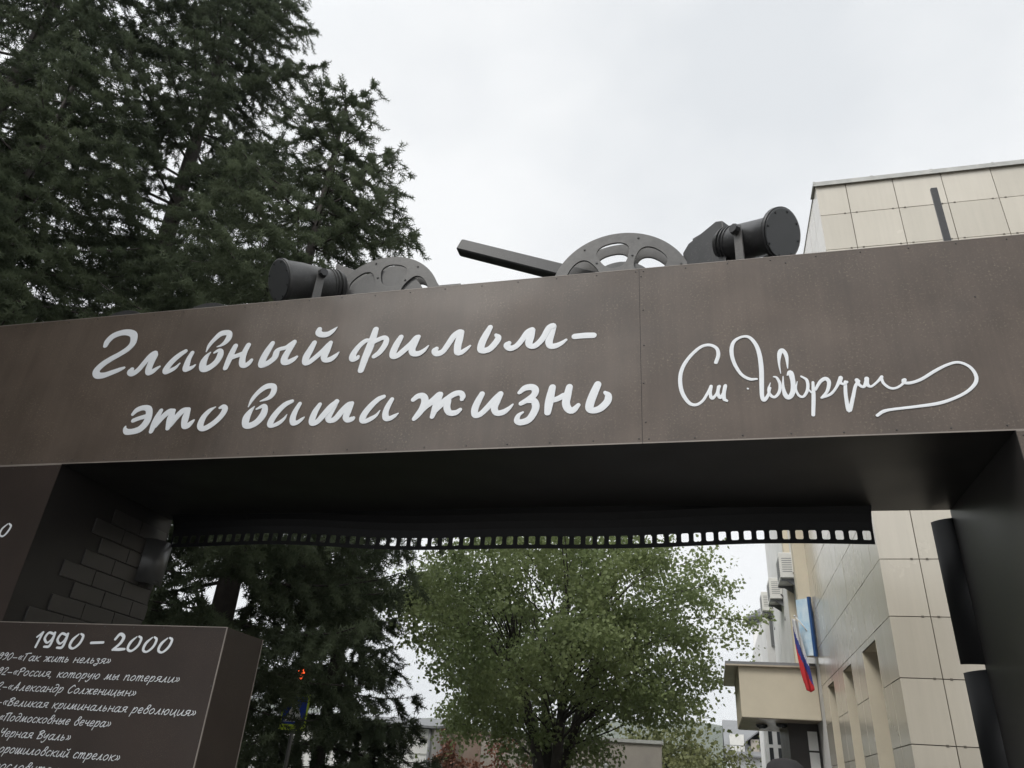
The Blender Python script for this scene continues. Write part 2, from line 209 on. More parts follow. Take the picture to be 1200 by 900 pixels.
# ------------------------------------------------------------------ materials
M = {}
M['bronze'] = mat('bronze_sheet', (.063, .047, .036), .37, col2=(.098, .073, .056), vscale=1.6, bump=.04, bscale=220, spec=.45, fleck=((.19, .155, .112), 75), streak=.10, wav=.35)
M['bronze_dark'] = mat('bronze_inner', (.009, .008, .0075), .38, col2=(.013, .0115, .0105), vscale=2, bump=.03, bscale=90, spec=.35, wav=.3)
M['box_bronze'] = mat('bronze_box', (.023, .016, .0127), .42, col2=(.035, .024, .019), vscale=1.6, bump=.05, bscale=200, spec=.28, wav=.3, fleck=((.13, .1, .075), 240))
M['edge'] = mat('edge_highlight', (.22, .19, .165), .4, var=.15)  # pale tone standing in for the highlight on sheet edges
M['rivet'] = mat('rivet', (.03, .028, .026), .35)
M['white'] = mat('white_letter', (.7, .72, .74), .45, var=.03, vscale=6)
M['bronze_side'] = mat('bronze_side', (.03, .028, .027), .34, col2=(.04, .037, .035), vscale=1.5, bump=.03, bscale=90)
M['brickplate'] = mat('brick_plate', (.017, .0155, .0145), .36, col2=(.028, .025, .023), vscale=5, bump=.05, bscale=90)
M['film'] = mat('film_black', (.005, .0052, .006), .5, spec=.3)
M['film_grey'] = mat('film_grey', (.055, .055, .054), .35, var=.1)
M['grey'] = mat('grey_paint', (.065, .064, .062), .4, var=.22, vscale=6, bump=.08, bscale=120, fleck=((.14, .135, .13), 70), streak=.12)
M['reel'] = mat('reel_paint', (.105, .101, .096), .4, var=.2, vscale=4, bump=.06, bscale=120, fleck=((.17, .165, .155), 70), streak=.12)
M['reel_dark'] = mat('reel_paint_dark', (.075, .073, .07), .4, var=.2, vscale=4, bump=.06, bscale=120, fleck=((.14, .135, .13), 70), streak=.12)
M['dark'] = mat('dark_paint', (.03, .03, .031), .38, var=.25, vscale=6, bump=.06, bscale=120, fleck=((.09, .085, .08), 70), streak=.12)
M['lensglass'] = mat('lens_cover', (.042, .043, .044), .3, var=.12, vscale=8)
M['tile'] = mat('beige_tile', (.5, .457, .378), .25, col2=(.56, .516, .432), vscale=.7, spec=.5, bump=.015, bscale=1.2, coat=.7, streak=.035)
M['joint'] = mat('tile_joint', (.12, .105, .085), .8, var=.1)
M['trim'] = mat('roof_trim', (.36, .36, .34), .5, col2=(.5, .5, .47), vscale=5)
M['render'] = mat('cream_render', (.6, .54, .42), .75, var=.06, vscale=2, bump=.05, bscale=60)
M['white_render'] = mat('white_render', (.74, .735, .72), .8, col2=(.62, .615, .6), vscale=1.2, bump=.06, bscale=40)
M['pvc'] = mat('white_pvc', (.8, .8, .79), .35)
M['glass'] = mat('dark_glass', (.03, .035, .04), .08, spec=.6)
M['door'] = mat('brown_door', (.022, .017, .015), .45, var=.15)
M['paper'] = mat('paper', (.78, .78, .76), .8, var=.03)
M['ink'] = mat('ink', (.25, .25, .26), .8)
M['ac'] = mat('ac_casing', (.68, .67, .63), .4, var=.06, vscale=4)
M['slate'] = mat('roof_slate', (.16, .165, .17), .6, var=.15, vscale=3)
M['sheetroof'] = mat('grey_sheet_roof', (.2, .205, .21), .5, var=.1, vscale=1)
M['brick'] = mat('old_brick', (.2, .115, .085), .85, col2=(.3, .25, .21), vscale=.8, bump=.2, bscale=14)
M['stone'] = mat('rubble_wall', (.3, .275, .245), .9, col2=(.4, .36, .31), vscale=1.2, bump=.3, bscale=9)
M['bark'] = mat('spruce_bark', (.05, .042, .036), .9, var=.3, vscale=9, bump=.5, bscale=30)
M['bark2'] = mat('elm_bark', (.045, .038, .032), .9, var=.3, vscale=9, bump=.5, bscale=30)
def needles(nm, a, b, tr=.33):
    m = mat(nm, a, .75, col2=b, vscale=1.1, spec=.12, transl=tr); return m
M['needle'] = needles('spruce_needles', (.062, .082, .047), (.142, .17, .1))
M['needle_b'] = needles('spruce_needles_dark', (.052, .07, .041), (.122, .148, .088))
M['leaf'] = mat('elm_leaves', (.165, .215, .09), .5, col2=(.28, .325, .145), vscale=.55, spec=.25, transl=.45)
M['leaf_y'] = mat('shrub_leaves', (.11, .125, .05), .5, col2=(.19, .2, .085), vscale=.8, spec=.3, transl=.3)
M['leaf_r'] = mat('red_leaves', (.17, .06, .04), .55, col2=(.24, .12, .07), vscale=1.5, transl=.25)
M['asphalt'] = mat('wet_asphalt', (.05, .05, .05), .35, col2=(.075, .074, .072), vscale=.35, bump=.2, bscale=60)
M['paving'] = mat('paving', (.1, .096, .09), .35, col2=(.15, .142, .132), vscale=.9, bump=.2, bscale=12)
M['lawn'] = mat('lawn', (.045, .06, .025), .9, col2=(.075, .09, .035), vscale=.6, bump=.5, bscale=30)
M['hill'] = mat('wooded_hill', (.05, .065, .04), .9, col2=(.085, .1, .06), vscale=.02)
M['cap'] = mat('cap_cloth', (.028, .026, .028), .9, var=.2, vscale=30, bump=.2, bscale=400)
M['coat'] = mat('jacket_cloth', (.03, .032, .04), .8, var=.15, vscale=10)
M['trouser'] = mat('trouser_cloth', (.03, .03, .033), .85, var=.15, vscale=10)
M['skin'] = mat('skin', (.5, .3, .22), .5, var=.05)
M['hair'] = mat('hair', (.03, .022, .017), .6, var=.2, vscale=60)
M['shoe'] = mat('shoe', (.015, .014, .013), .4)
M['fl_w'] = mat('flag_white', (.58, .58, .59), .8); M['fl_b'] = mat('flag_blue', (.03, .045, .22), .8); M['fl_r'] = mat('flag_red', (.5, .025, .03), .8)
M['sg_b'] = mat('sign_blue', (.015, .055, .42), .4); M['sg_y'] = mat('sign_lime', (.62, .8, .05), .5); M['sg_w'] = mat('sign_white', (.8, .8, .8), .4); M['black'] = mat('black_plastic', (.012, .012, .012), .4)
M['lamp_r'] = mat('signal_digit', (.6, .06, .02), .4, emit=(1, .12, .03), estr=2.5)
M['ban'] = mat('banner_print', (.3, .5, .66), .4, col2=(.72, .78, .8), vscale=5, stretch=(1, 1, .6)); M['ban_e'] = mat('banner_edge', (.02, .07, .2), .4)

# ------------------------------------------------------------------ ground
def sheet(name, x0, x1, y0, y1, z, m, th=0):
    B = MB(); B.box(x0, x1, y0, y1, z-.3 if th == 0 else z-th, z); return tag(B.build(name, m), kind='structure')
g = MB(); g.face([g.vert(p) for p in ((-3000, -3000, -.02), (3000, -3000, -.02), (3000, 3000, -.02), (-3000, 3000, -.02))])
tag(g.build('ground', M['asphalt']), kind='structure')
B = MB(); B.box(-30, 12, -12, 20, -.3, 0); tag(B.build('pavement', M['paving']), kind='structure')
B = MB(); B.box(-24, -3.2, 6.6, 24, -.25, .05); tag(B.build('lawn', M['lawn']), kind='structure')
# wooded hill far off
rng = random.Random(5); B = MB(); nx, ny = 60, 10
idx = [[B.vert((-700+i*25, 700+j*60, (8+84*math.sin(math.pi*min(1, (j+.3)/6.5)*.5)*(.82+.11*math.sin(i*.21+1.5)+.05*math.sin(i*.57)+.02*math.sin(i*1.9))) if j else -3)) for i in range(nx)] for j in range(ny)]
for j in range(ny-1):
    for i in range(nx-1): B.face([idx[j][i], idx[j][i+1], idx[j+1][i+1], idx[j+1][i]], True)
tag(B.build('hills', M['hill']), kind='structure')

# damp autumn air
B = MB(); B.box(-760, 860, -60, 1320, -1.5, 150); hz = tag(B.build('haze', []), kind='stuff')
hm = bpy.data.materials.new('haze'); hm.use_nodes = True; hm.node_tree.nodes.clear()
ho = hm.node_tree.nodes.new('ShaderNodeOutputMaterial'); hv = hm.node_tree.nodes.new('ShaderNodeVolumePrincipled')
hv.inputs['Color'].default_value = (.86, .9, .95, 1); hv.inputs['Density'].default_value = .0003; hm.node_tree.links.new(hv.outputs[0], ho.inputs['Volume']); hz.data.materials.append(hm)

# ------------------------------------------------------------------ the film gate
YF, YB, ZB, ZT = 4.0, 5.262, 3.395, 4.653
XL, XR, XO, XO2 = -4.362, 1.632, -6.7, 3.4
gate = thing('monument_gate', 'brown metal portal with white Cyrillic slogan and signature across its wide beam', 'monument', (-1.365, 4.63, 0))
def gp(B, name, m, parent=gate, **k):
    o = B.build(name, m, parent, **k)
    if parent is gate: o.matrix_parent_inverse = Matrix.Translation(-Vector(gate.location))
    return o
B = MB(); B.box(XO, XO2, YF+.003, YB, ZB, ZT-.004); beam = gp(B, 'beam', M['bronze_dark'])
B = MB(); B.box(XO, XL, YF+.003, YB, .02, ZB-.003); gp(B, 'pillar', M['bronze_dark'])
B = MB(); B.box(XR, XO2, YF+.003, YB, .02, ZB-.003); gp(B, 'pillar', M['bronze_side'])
def rivet(B, x, z, y=YF, r=.0052):
    B.cur = 1; a = [B.vert((x+r*math.cos(t), y-.0005, z+r*math.sin(t))) for t in (k*math.pi/3 for k in range(6))]
    b = [B.vert((x+.6*r*math.cos(t), y-.0035, z+.6*r*math.sin(t))) for t in (k*math.pi/3 for k in range(6))]
    for k in range(6): B.face([a[k], a[(k+1) % 6], b[(k+1) % 6], b[k]])
    B.face(b); B.cur = 0
rr = random.Random(3)
def panel(name, x0, x1, z0, z1, m, riv, y=YF, parent=gate):
    B = MB(); B.box(x0, x1, y, y+.0025, z0, z1)
    for x, z in riv: rivet(B, x+rr.uniform(-.006, .006), z+rr.uniform(-.004, .004), y)
    # thin pale strip, highlight painted along the lower and upper fold
    B.cur = 2; B.box(x0, x1, y-.0012, y+.004, z0-.004, z0+.0035); B.box(x0, x1, y-.0012, y+.004, z1-.002, z1+.003); B.cur = 0
    return gp(B, name, [m, M['rivet'], M['edge']], parent)
def rvs(x0, x1, z0, z1, sx=.265, sz=.205):
    o = [(x, z) for z in (z0+.024, z1-.022) for x in np.arange(x0+.03, x1-.01, sx)]
    return o+[(x0+.016, z) for z in np.arange(z0+.13, z1-.06, sz*1.3)]
p1 = panel('front_panel', XO, -.2905, ZB, ZT, M['bronze'], rvs(XO, -.2905, ZB, ZT))
p2 = panel('front_panel', -.2875, XO2, ZB, ZT, M['bronze'], rvs(-.2875, XO2, ZB, ZT)+[(.62, 4.6), (1.62, 4.24), (2.2, 4.05)])
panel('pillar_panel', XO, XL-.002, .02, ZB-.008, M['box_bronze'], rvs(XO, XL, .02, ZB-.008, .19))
panel('pillar_panel', XR+.002, XO2, .02, ZB-.008, M['bronze'], rvs(XR, XO2, .02, ZB-.008, .19))
for part in (SLOGAN[:15], SLOGAN[15:26], SLOGAN[26:27], SLOGAN[27:35], SLOGAN[35:44], SLOGAN[44:]): B = MB(); strokes(B, part, YF-.001); o = gp(B, 'slogan_lettering', M['white'], p1)
B = MB(); strokes(B, SIGNATURE, YF-.001, .0025); gp(B, 'signature_lettering', M['white'], p2)
for o in (p1, p2):
    for c in o.children: c.matrix_parent_inverse = Matrix.Identity(4)
# lower left text block standing out from the pillar
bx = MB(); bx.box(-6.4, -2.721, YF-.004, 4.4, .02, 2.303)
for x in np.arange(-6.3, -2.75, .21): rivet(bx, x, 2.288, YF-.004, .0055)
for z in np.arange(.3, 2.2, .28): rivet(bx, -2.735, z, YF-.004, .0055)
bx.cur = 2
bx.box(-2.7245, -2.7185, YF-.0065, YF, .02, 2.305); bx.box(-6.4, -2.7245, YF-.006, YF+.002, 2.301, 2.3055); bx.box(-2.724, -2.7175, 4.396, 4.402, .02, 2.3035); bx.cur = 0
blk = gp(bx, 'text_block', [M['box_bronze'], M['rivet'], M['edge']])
for nm_, part in (('year_lettering', HEADING[:7]), ('dash', HEADING[7:8]), ('year_lettering', HEADING[8:])): B = MB(); strokes(B, part, YF-.005, .0015, .0002); gp(B, nm_, M['white'], blk).matrix_parent_inverse = Matrix.Identity(4)
B = MB(); strokes(B, ZERO, YF-.001, .0015, .0002); gp(B, 'year_lettering', M['white'])
# stroke alphabet for the film list (x, y; x-height 1)
GL = {
'а': (.95, ['.75,.8 .45,1 .1,.6 .1,.15 .35,0 .65,.4 .8,1', '.8,1 .7,.3 .8,0 1,.15']),
'б': (.9, ['.9,1.6 .5,1.5 .15,.9 .1,.3 .4,0 .75,.3 .75,.75 .45,.95 .15,.6']),
'в': (.85, ['.35,.9 .5,1.55 .8,1.5 .7,1.05 .35,.9 .12,.45 .3,0 .65,.15 .75,.6 .5,.9']),
'г': (.7, ['.05,.8 .3,1 .6,.75 .1,.25 .3,0 .6,.15']),
'д': (.9, ['.75,.85 .4,.95 .1,.5 .25,.05 .6,.2 .8,.7 .75,1.3 .45,1.55 .2,1.4']),
'е': (.75, ['.15,.45 .6,.6 .6,.95 .3,.95 .08,.4 .3,0 .65,.2']),
'ё': (.75, ['.15,.45 .6,.6 .6,.95 .3,.95 .08,.4 .3,0 .65,.2', '.25,1.3 .28,1.32', '.6,1.3 .63,1.32']),
'ж': (1.2, ['.05,.9 .25,.95 .4,.55 .1,0', '.65,1 .55,0', '1.15,.95 .95,.95 .6,.5', '.4,.5 .8,.5', '.75,.5 .9,.05 1.15,.15']),
'з': (.7, ['.1,.85 .4,1 .6,.8 .3,.55 .6,.4 .5,-.2 .2,-.45 .02,-.2 .4,0']),
'и': (.95, ['.12,1 .08,.2 .3,0 .7,.6 .8,1', '.8,1 .75,.15 1,.1']),
'й': (.95, ['.12,1 .08,.2 .3,0 .7,.6 .8,1', '.8,1 .75,.15 1,.1', '.25,1.45 .5,1.25 .8,1.5']),
'к': (.85, ['.15,1 .1,0', '.8,1 .5,.75 .15,.5', '.3,.55 .55,.1 .85,.05']),
'л': (.9, ['.02,.1 .15,0 .4,.5 .6,1', '.6,1 .6,.1 .85,.1']),
'м': (1.15, ['.02,.1 .12,0 .3,.6 .4,1', '.4,1 .45,.1 .6,.3 .9,1', '.9,1 .9,.1 1.15,.12']),
'н': (.95, ['.15,1 .1,0', '.12,.5 .78,.55', '.82,1 .75,.15 1,.1']),
'о': (.85, ['.45,1 .12,.65 .1,.2 .35,0 .7,.35 .7,.8 .5,.97']),
'п': (.95, ['.15,1 .1,0', '.12,.6 .5,1 .7,.9 .68,.1 .95,.1']),
'р': (.85, ['.2,1 .1,.2 .0,-.65', '.15,.5 .5,1 .75,.8 .6,.15 .25,0']),
'с': (.72, ['.65,.85 .4,1 .1,.55 .15,.1 .45,0 .65,.2']),
'т': (1.2, ['.15,1 .1,0', '.12,.6 .4,1 .52,.85 .5,0', '.52,.6 .8,1 .95,.9 .92,.1 1.15,.1']),
'у': (.85, ['.12,1 .1,.5 .3,.3 .75,1', '.75,1 .55,-.2 .2,-.6 .05,-.4']),
'ц': (1, ['.12,1 .08,.2 .3,0 .7,.6 .8,1', '.8,1 .75,.1 .95,.0 .9,-.3']),
'ч': (.85, ['.15,1 .15,.55 .4,.45 .7,.75', '.72,1 .65,.15 .9,.1']),
'ш': (1.25, ['.12,1 .08,.2 .25,0 .55,.9', '.57,1 .52,.15 .7,0 1,.9', '1.02,1 .97,.15 1.2,.1']),
'щ': (1.3, ['.12,1 .08,.2 .25,0 .55,.9', '.57,1 .52,.15 .7,0 1,.9', '1.02,1 .97,.1 1.2,0 1.15,-.3']),
'ы': (1.15, ['.2,1 .1,.2 .3,0 .6,.3 .5,.6 .25,.5', '.6,.55 .9,.9', '.95,1 .9,.15 1.1,.1']),
'ь': (.75, ['.2,1 .1,.2 .3,0 .6,.3 .5,.6 .25,.5']),
'ю': (1.2, ['.15,1 .1,0', '.12,.5 .5,.5', '.8,1 .5,.6 .52,.1 .75,0 1.05,.4 1,.85 .8,1']),
'я': (.9, ['.02,.05 .2,.1 .5,.5', '.8,1 .4,1 .2,.7 .4,.48 .75,.55', '.8,1 .7,.15 .95,.1']),
'Т': (1, ['.35,1.45 .25,0', '.05,1.35 .5,1.5 1,1.55']), 'Р': (.95, ['.25,1.45 .15,0', '.05,1.2 .4,1.55 .85,1.4 .8,.95 .3,.75']),
'А': (1.15, ['.05,0 .3,.3 .75,1.6', '.75,1.6 .85,0', '.25,.5 .95,.55']), 'С': (1, ['.9,1.3 .65,1.55 .15,.8 .2,.15 .5,0 .85,.3']),
'В': (.95, ['.25,1.45 .15,0', '.05,1.25 .5,1.55 .85,1.3 .3,.85', '.3,.85 .8,.65 .75,.15 .15,0']), 'П': (1.05, ['.3,1.4 .15,0', '.05,1.3 .5,1.5 1,1.5', '.9,1.45 .8,.1 .95,.1']),
'Ч': (1, ['.25,1.5 .2,.9 .45,.7 .85,1', '.95,1.5 .75,0']), 'Б': (.95, ['.95,1.55 .3,1.45', '.3,1.45 .15,.0 .6,.05 .8,.5 .55,.8 .25,.7']),
'1': (.55, ['.15,1.1 .45,1.5 .3,0']), '9': (.75, ['.7,1.3 .4,1.5 .15,1.1 .4,.85 .7,1.3 .6,.4 .25,0']), '0': (.85, ['.5,1.5 .15,1 .15,.2 .4,0 .75,.6 .75,1.2 .5,1.5']), '2': (.8, ['.15,1.15 .45,1.5 .7,1.2 .1,.05', '.1,.05 .75,.02']),
'–': (.9, ['.1,.5 .8,.52']), '«': (.85, ['.4,.95 .15,.55 .35,.2', '.75,.95 .5,.55 .7,.2']), '»': (.85, ['.15,.95 .35,.55 .1,.2', '.5,.95 .7,.55 .45,.2']), ',': (.4, ['.2,.05 .1,-.3']), ' ': (.6, []),
}
LIST = [('1990–', '«Так жить нельзя»', -4.124, 2.076, -3.438), ('1992–', '«Россия, которую мы потеряли»', -4.122, 1.990, -2.935), ('1992–', '«Александр Солженицын»', -4.120, 1.906, -3.199),
        ('1994–', '«Великая криминальная революция»', -4.118, 1.820, -2.775), ('1997–', '«Подмосковные вечера»', -4.104, 1.738, -3.309), ('', 'Чёрная Вуаль»', -4.063, 1.655, -3.550),
        ('', 'орошиловский стрелок»', -4.022, 1.572, -3.185), ('', 'лагословите женщину»', -4.1, 1.486, -3.2)]
XH = .0285; words = []
for pre, s, xa, z, xb in LIST:
    words.append([]); wid = sum(GL[c][0]+.12 for c in s); k = (xb-xa)/wid
    def put(c, x):
        for st in GL[c][1]:
            q = []
            for pr in st.split():
                a, b = map(float, pr.split(',')); q.append((1000*(x+k*a+.27*b*XH-.01), 1000*(z+b*XH), 4.6 if c.isupper() else 4.1))
            words[-1].append(q)
        return k*(GL[c][0]+.12)
    x = xa
    for c in s:
        if c == ' ': words.append([])
        x += put(c, x)
    words.append([]); x = xa
    for c in reversed(pre):
        if c in GL: x -= k*(GL[c][0]+.12); put(c, x)
        else: x -= k*.9
for wd in words:
    if wd: B = MB(); strokes(B, wd, YF-.005, .0012, .0002, 5); gp(B, 'film_title_lettering', M['white'], blk).matrix_parent_inverse = Matrix.Identity(4)
# raised bricks on the inner face of the left pillar
B = MB()
for z, y0 in ((2.205, 4.305), (2.325, 4.15), (2.4435, 4.305), (2.562, 4.458), (2.681, 4.305), (2.80, 4.458), (2.919, 4.57), (3.038, 4.458), (3.157, 4.612)):
    y = y0
    while y < YB-.03:
        y1 = min(y+.306, YB-.002); B.box(XL-.005, XL+.011+rr.uniform(-.002, .002), y, y1, z, z+.110); y += .3125
gp(B, 'brick_relief', M['brickplate'], bevel=.002)
# hanging perforated film strip under the rear of the beam
B = MB(); P = .0845; nh = 64; x_end = 1.13
def fz(x): return 3.133+.014*math.sin(x*1.55+.6)+.008*math.sin(x*3.4)+.0045*(x+1.3)**2*.5
prof = [(0, None), (.028, None), (.098, None)]
def sp(x, a):   # a: height above the lower edge; the sheet rolls forward near the soffit
    z = fz(x)+a; q = max(0, (a-.1)/.17); return (x, 5.215-.10*q*q+.012*math.sin(x*2.3), min(z, ZB+.004))
rows = [0, .029, .092, .15, .2, .245, .29]
cols = []
for i in range(nh):
    x1 = x_end-i*P; cols += [x1, x1-.0175, x1-.0175-.050]
cols.append(x_end-nh*P); cols = sorted(cols)
V = {}
def gv(i, j):
    if (i, j) not in V: V[i, j] = B.vert(sp(cols[i], rows[j]))
    return V[i, j]
for i in range(len(cols)-1):
    hole = abs((cols[i+1]-cols[i])-.050) < .004
    for j in range(len(rows)-1):
        if hole and j == 1:
            xa, xb, za, zb = cols[i], cols[i+1], rows[1], rows[2]; c = .007
            for (x, z, sx, sz, cor) in ((xa, za, 1, 1, (i, 1)), (xb, za, -1, 1, (i+1, 1)), (xa, zb, 1, -1, (i, 2)), (xb, zb, -1, -1, (i+1, 2))):
                B.face([gv(*cor), B.vert(sp(x+sx*c, z)), B.vert(sp(x, z+sz*c))])
            continue
        B.face([gv(i, j), gv(i+1, j), gv(i+1, j+1), gv(i, j+1)], False)
fs = gp(B, 'film_strip', M['film']); sm = fs.modifiers.new('thick', 'SOLIDIFY'); sm.thickness = .004; sm.offset = 0
# curled film ends on the rear edges of both pillars
def curl(cx, cy, r, a0, a1, z0, z1, m, holes=False, dz=0):
    B = MB(); n_ = 14
    pr = [(cx+r*math.cos(R(a)), cy+r*math.sin(R(a))) for a in np.linspace(a0, a1, n_)]
    lo = [B.vert((x, y, z0+dz*i/(n_-1))) for i, (x, y) in enumerate(pr)]; hi = [B.vert((x, y, z1+dz*.6*i/(n_-1))) for i, (x, y) in enumerate(pr)]
    for i in range(n_-1): B.face([lo[i], lo[i+1], hi[i+1], hi[i]], True)
    bmv = gp(B, 'film_curl', m); q = bmv.modifiers.new('thick', 'SOLIDIFY'); q.thickness = .006
    return bmv
c1 = curl(-4.40, 5.165, .15, -80, 52, 2.82, 3.17, M['film_grey'])
B = MB(); B.cur = 0
for k in range(4):
    a = R(-14+k*11); x, y = -4.40+.1545*math.cos(a), 5.165+.1545*math.sin(a); t = Vector((-math.sin(a), math.cos(a), 0)); nrm = Vector((math.cos(a), math.sin(a), 0))
    o = Vector((x, y, 2.845)); B.face([B.vert(o+t*sx*.006+Vector((0, 0, sz*.009))) for sx, sz in ((-1, -1), (1, -1), (1, 1), (-1, 1))])
gp(B, 'perforation_row', M['black'], c1, fix=False).matrix_parent_inverse = Matrix.Identity(4)
curl(1.72, 5.42, .19, 195, 248, 2.435, 3.345, M['film'], dz=-.018)
curl(1.726, 5.42, .19, 195, 248, 1.45, 2.385, M['film'], dz=.012)

# ------------------------------------------------------------------ sculptures on the beam
TOP = ZT-.004
def floodlight(label, front, axis, L, rf, rb, paint='grey', body=.97):
    """wide-mouthed lamp: can, front cover, rear rings, two-arm yoke with knobs and a foot"""
    ax = Vector(axis).normalized(); F = Vector(front); Bk = F-ax*L
    mid = F-ax*L*.52; t = thing('floodlight', label, 'floodlight', (mid.x, mid.y, TOP)); inv = Matrix.Translation(-Vector(t.location))
    def add(B, nm, m, **k): o = B.build(nm, m, t, **k); o.matrix_parent_inverse = inv; return o
    B = MB(); B.tube([F, F-ax*.012, F-ax*.03, F-ax*.04, F-ax*L*.35, F-ax*L*.7, F-ax*L*.74, F-ax*L*.78, Bk], [rf*1.03, rf*1.03, rf*1.03, rf*body, rf*body*.96, rb*1.02, rb, rb, rb*.93], 32)
    add(B, 'lamp_can', M[paint])
    B = MB(); B.tube([F+ax*.001, F+ax*.007, F+ax*.009], [rf*.985, rf*.985, rf*.93], 32); add(B, 'front_cover', M['lensglass'])
    for d in (.80, .86, .92):
        B = MB(); B.tube([F-ax*L*d, F-ax*(L*d+.012)], rb*1.05, 28); add(B, 'rear_ring', M[paint])
    u0 = ax.orthogonal().normalized(); w0 = ax.cross(u0)
    for k in range(8):
        c = F+(u0*math.cos(k*math.pi/4+.3)+w0*math.sin(k*math.pi/4+.3))*rf*.86
        B = MB(); B.tube([c+ax*.006, c+ax*.016], .0085, 6, sm=False); add(B, 'bolt', M['dark'])
    q0 = Bk+Vector((0, 0, -rb*.3)); B = MB(); B.tube(spline([q0, q0-ax*.08, q0-ax*.12+Vector((0, .02, -.16)), Vector((q0.x-ax.x*.1, q0.y-ax.y*.1+.05, TOP+.012)), Vector((q0.x-ax.x*.02, q0.y+.3, TOP+.012))], 5), .011, 8); add(B, 'cable', M['black'])
    s = ax.cross(Vector((0, 0, 1))).normalized(); hub = F-ax*L*.5; rr_ = rf*body*.95
    for sg in (-1, 1):
        p = hub+s*sg*(rr_+.022); B = MB()
        foot = Vector((hub.x+s.x*sg*(rr_+.022), hub.y+s.y*sg*(rr_+.022), TOP)); d = (foot-p)
        a = ax.copy(); a.z = 0; a.normalize()
        top = p-d.normalized()*.035
        q = [top+a*.032, top-a*.032, foot-a*.04, foot+a*.04]
        n_ = s*sg*.006
        i0 = [B.vert(v-n_) for v in q]; i1 = [B.vert(v+n_) for v in q]
        B.face(i0); B.face(i1[::-1])
        for k in range(4): B.face([i0[k], i1[k], i1[(k+1) % 4], i0[(k+1) % 4]])
        add(B, 'yoke_arm', M['reel'])
        B = MB(); B.tube([p, p+s*sg*.018, p+s*sg*.020, p+s*sg*.055], [.016, .016, .042, .036], 8, sm=False); add(B, 'knob', M['dark'])
    B = MB(); B.box(-.1, .1, -rr_-.03, rr_+.03, 0, .012, Matrix.Translation((hub.x, hub.y, TOP)) @ Matrix.Rotation(math.atan2(ax.y, ax.x), 4, 'Z')); add(B, 'foot_plate', M['grey'])
    return t
floodlight('grey drum floodlight on yoke at left end of the beam, pointing left', (-3.29, 4.40, 5.175), (-.53, -.78, -.40), .58, .182, .14)
floodlight('dark drum floodlight on yoke at right end of the beam, disc cover facing right', (.70, 4.45, 5.195), (.68, -.60, -.38), .56, .19, .135, 'dark', .77)

def reel(label, X, Y, Rr, rot, gap, paint='reel', solid=False, hubf=.50, sub=.0, nholes=7, lean=0):
    t = thing('film_reel', label, 'film reel', (X, Y, TOP+Rr-sub), 'film reels standing on the beam')
    def disc(nm, y, r0, m):
        cu = bpy.data.curves.new(nm, 'CURVE'); cu.dimensions = '2D'; cu.fill_mode = 'BOTH'; cu.extrude = .007; cu.bevel_depth = .002
        def poly(pts):
            s = cu.splines.new('POLY'); s.points.add(len(pts)-1); s.use_cyclic_u = True
            for p, q in zip(s.points, pts): p.co = (q[0], q[1], 0, 1)
        poly([(Rr*math.cos(a), Rr*math.sin(a)) for a in np.linspace(0, 2*math.pi, 96, endpoint=False)])
        if not solid:
            ri, ro = Rr*.38, Rr*.84
            for k in range(nholes):
                c = r0+k*2*math.pi/nholes; h = math.pi/nholes*.80; pts = []
                rm = (ri+ro)/2; hr = (ro-ri)/2
                for a in np.linspace(0, 2*math.pi, 36, endpoint=False):   # rounded kidney
                    ca, sa = math.cos(a), math.sin(a); ex = .72
                    u = math.copysign(abs(ca)**ex, ca); v = math.copysign(abs(sa)**ex, sa)
                    rad = rm+hr*v; an = c+h*u; pts.append((rad*math.cos(an), rad*math.sin(an)))
                poly(pts)
            poly([(Rr*.05*math.cos(a), Rr*.05*math.sin(a)) for a in np.linspace(0, 2*math.pi, 16, endpoint=False)])
        tmp = bpy.data.objects.new(nm, cu); C.objects.link(tmp)
        dg = bpy.context.evaluated_depsgraph_get(); me = bpy.data.meshes.new_from_object(tmp.evaluated_get(dg)); bpy.data.objects.remove(tmp)
        me.materials.clear(); me.materials.append(m); o = bpy.data.objects.new(nm, me); C.objects.link(o); o.parent = t
        o.location = (0, y, 0); o.rotation_euler = (R(90), 0, 0); return o
    disc('flange', -gap/2, rot, M[paint]); disc('flange', gap/2, rot+.04, M[paint])
    B = MB(); B.tube([(0, -gap/2+.01, 0), (0, gap/2-.01, 0)], Rr*hubf, 48); B.build('hub', M['grey'], t)
    if not solid:
        for k in range(nholes):
            a = rot+(k+.5)*2*math.pi/nholes
            for f in (.6, .92):
                B = MB(); B.tube([(Rr*f*math.cos(a), -gap/2-.018, Rr*f*math.sin(a)), (Rr*f*math.cos(a), -gap/2-.006, Rr*f*math.sin(a))], .009, 6, sm=False); B.build('bolt', M['grey'], t)
    if lean: t.rotation_euler = (R(lean), 0, 0)
    return t
reel('large grey film reel with kidney holes standing beside the slanted bar', -.51, 5.03, .575, R(99), .15, sub=.03)
reel('smaller grey film reel standing between the metal wedge and the slanted bar', -2.555, 4.92, .52, R(79), .13, 'reel_dark', hubf=.74, sub=.01)
reel('low dark film reel just peeking over the beam, leftmost of all', -5.20, 4.9, .345, .3, .12, 'dark', True)
reel('low dark film reel just peeking over the beam left of the floodlight', -4.29, 4.9, .345, .8, .12, 'dark', True)
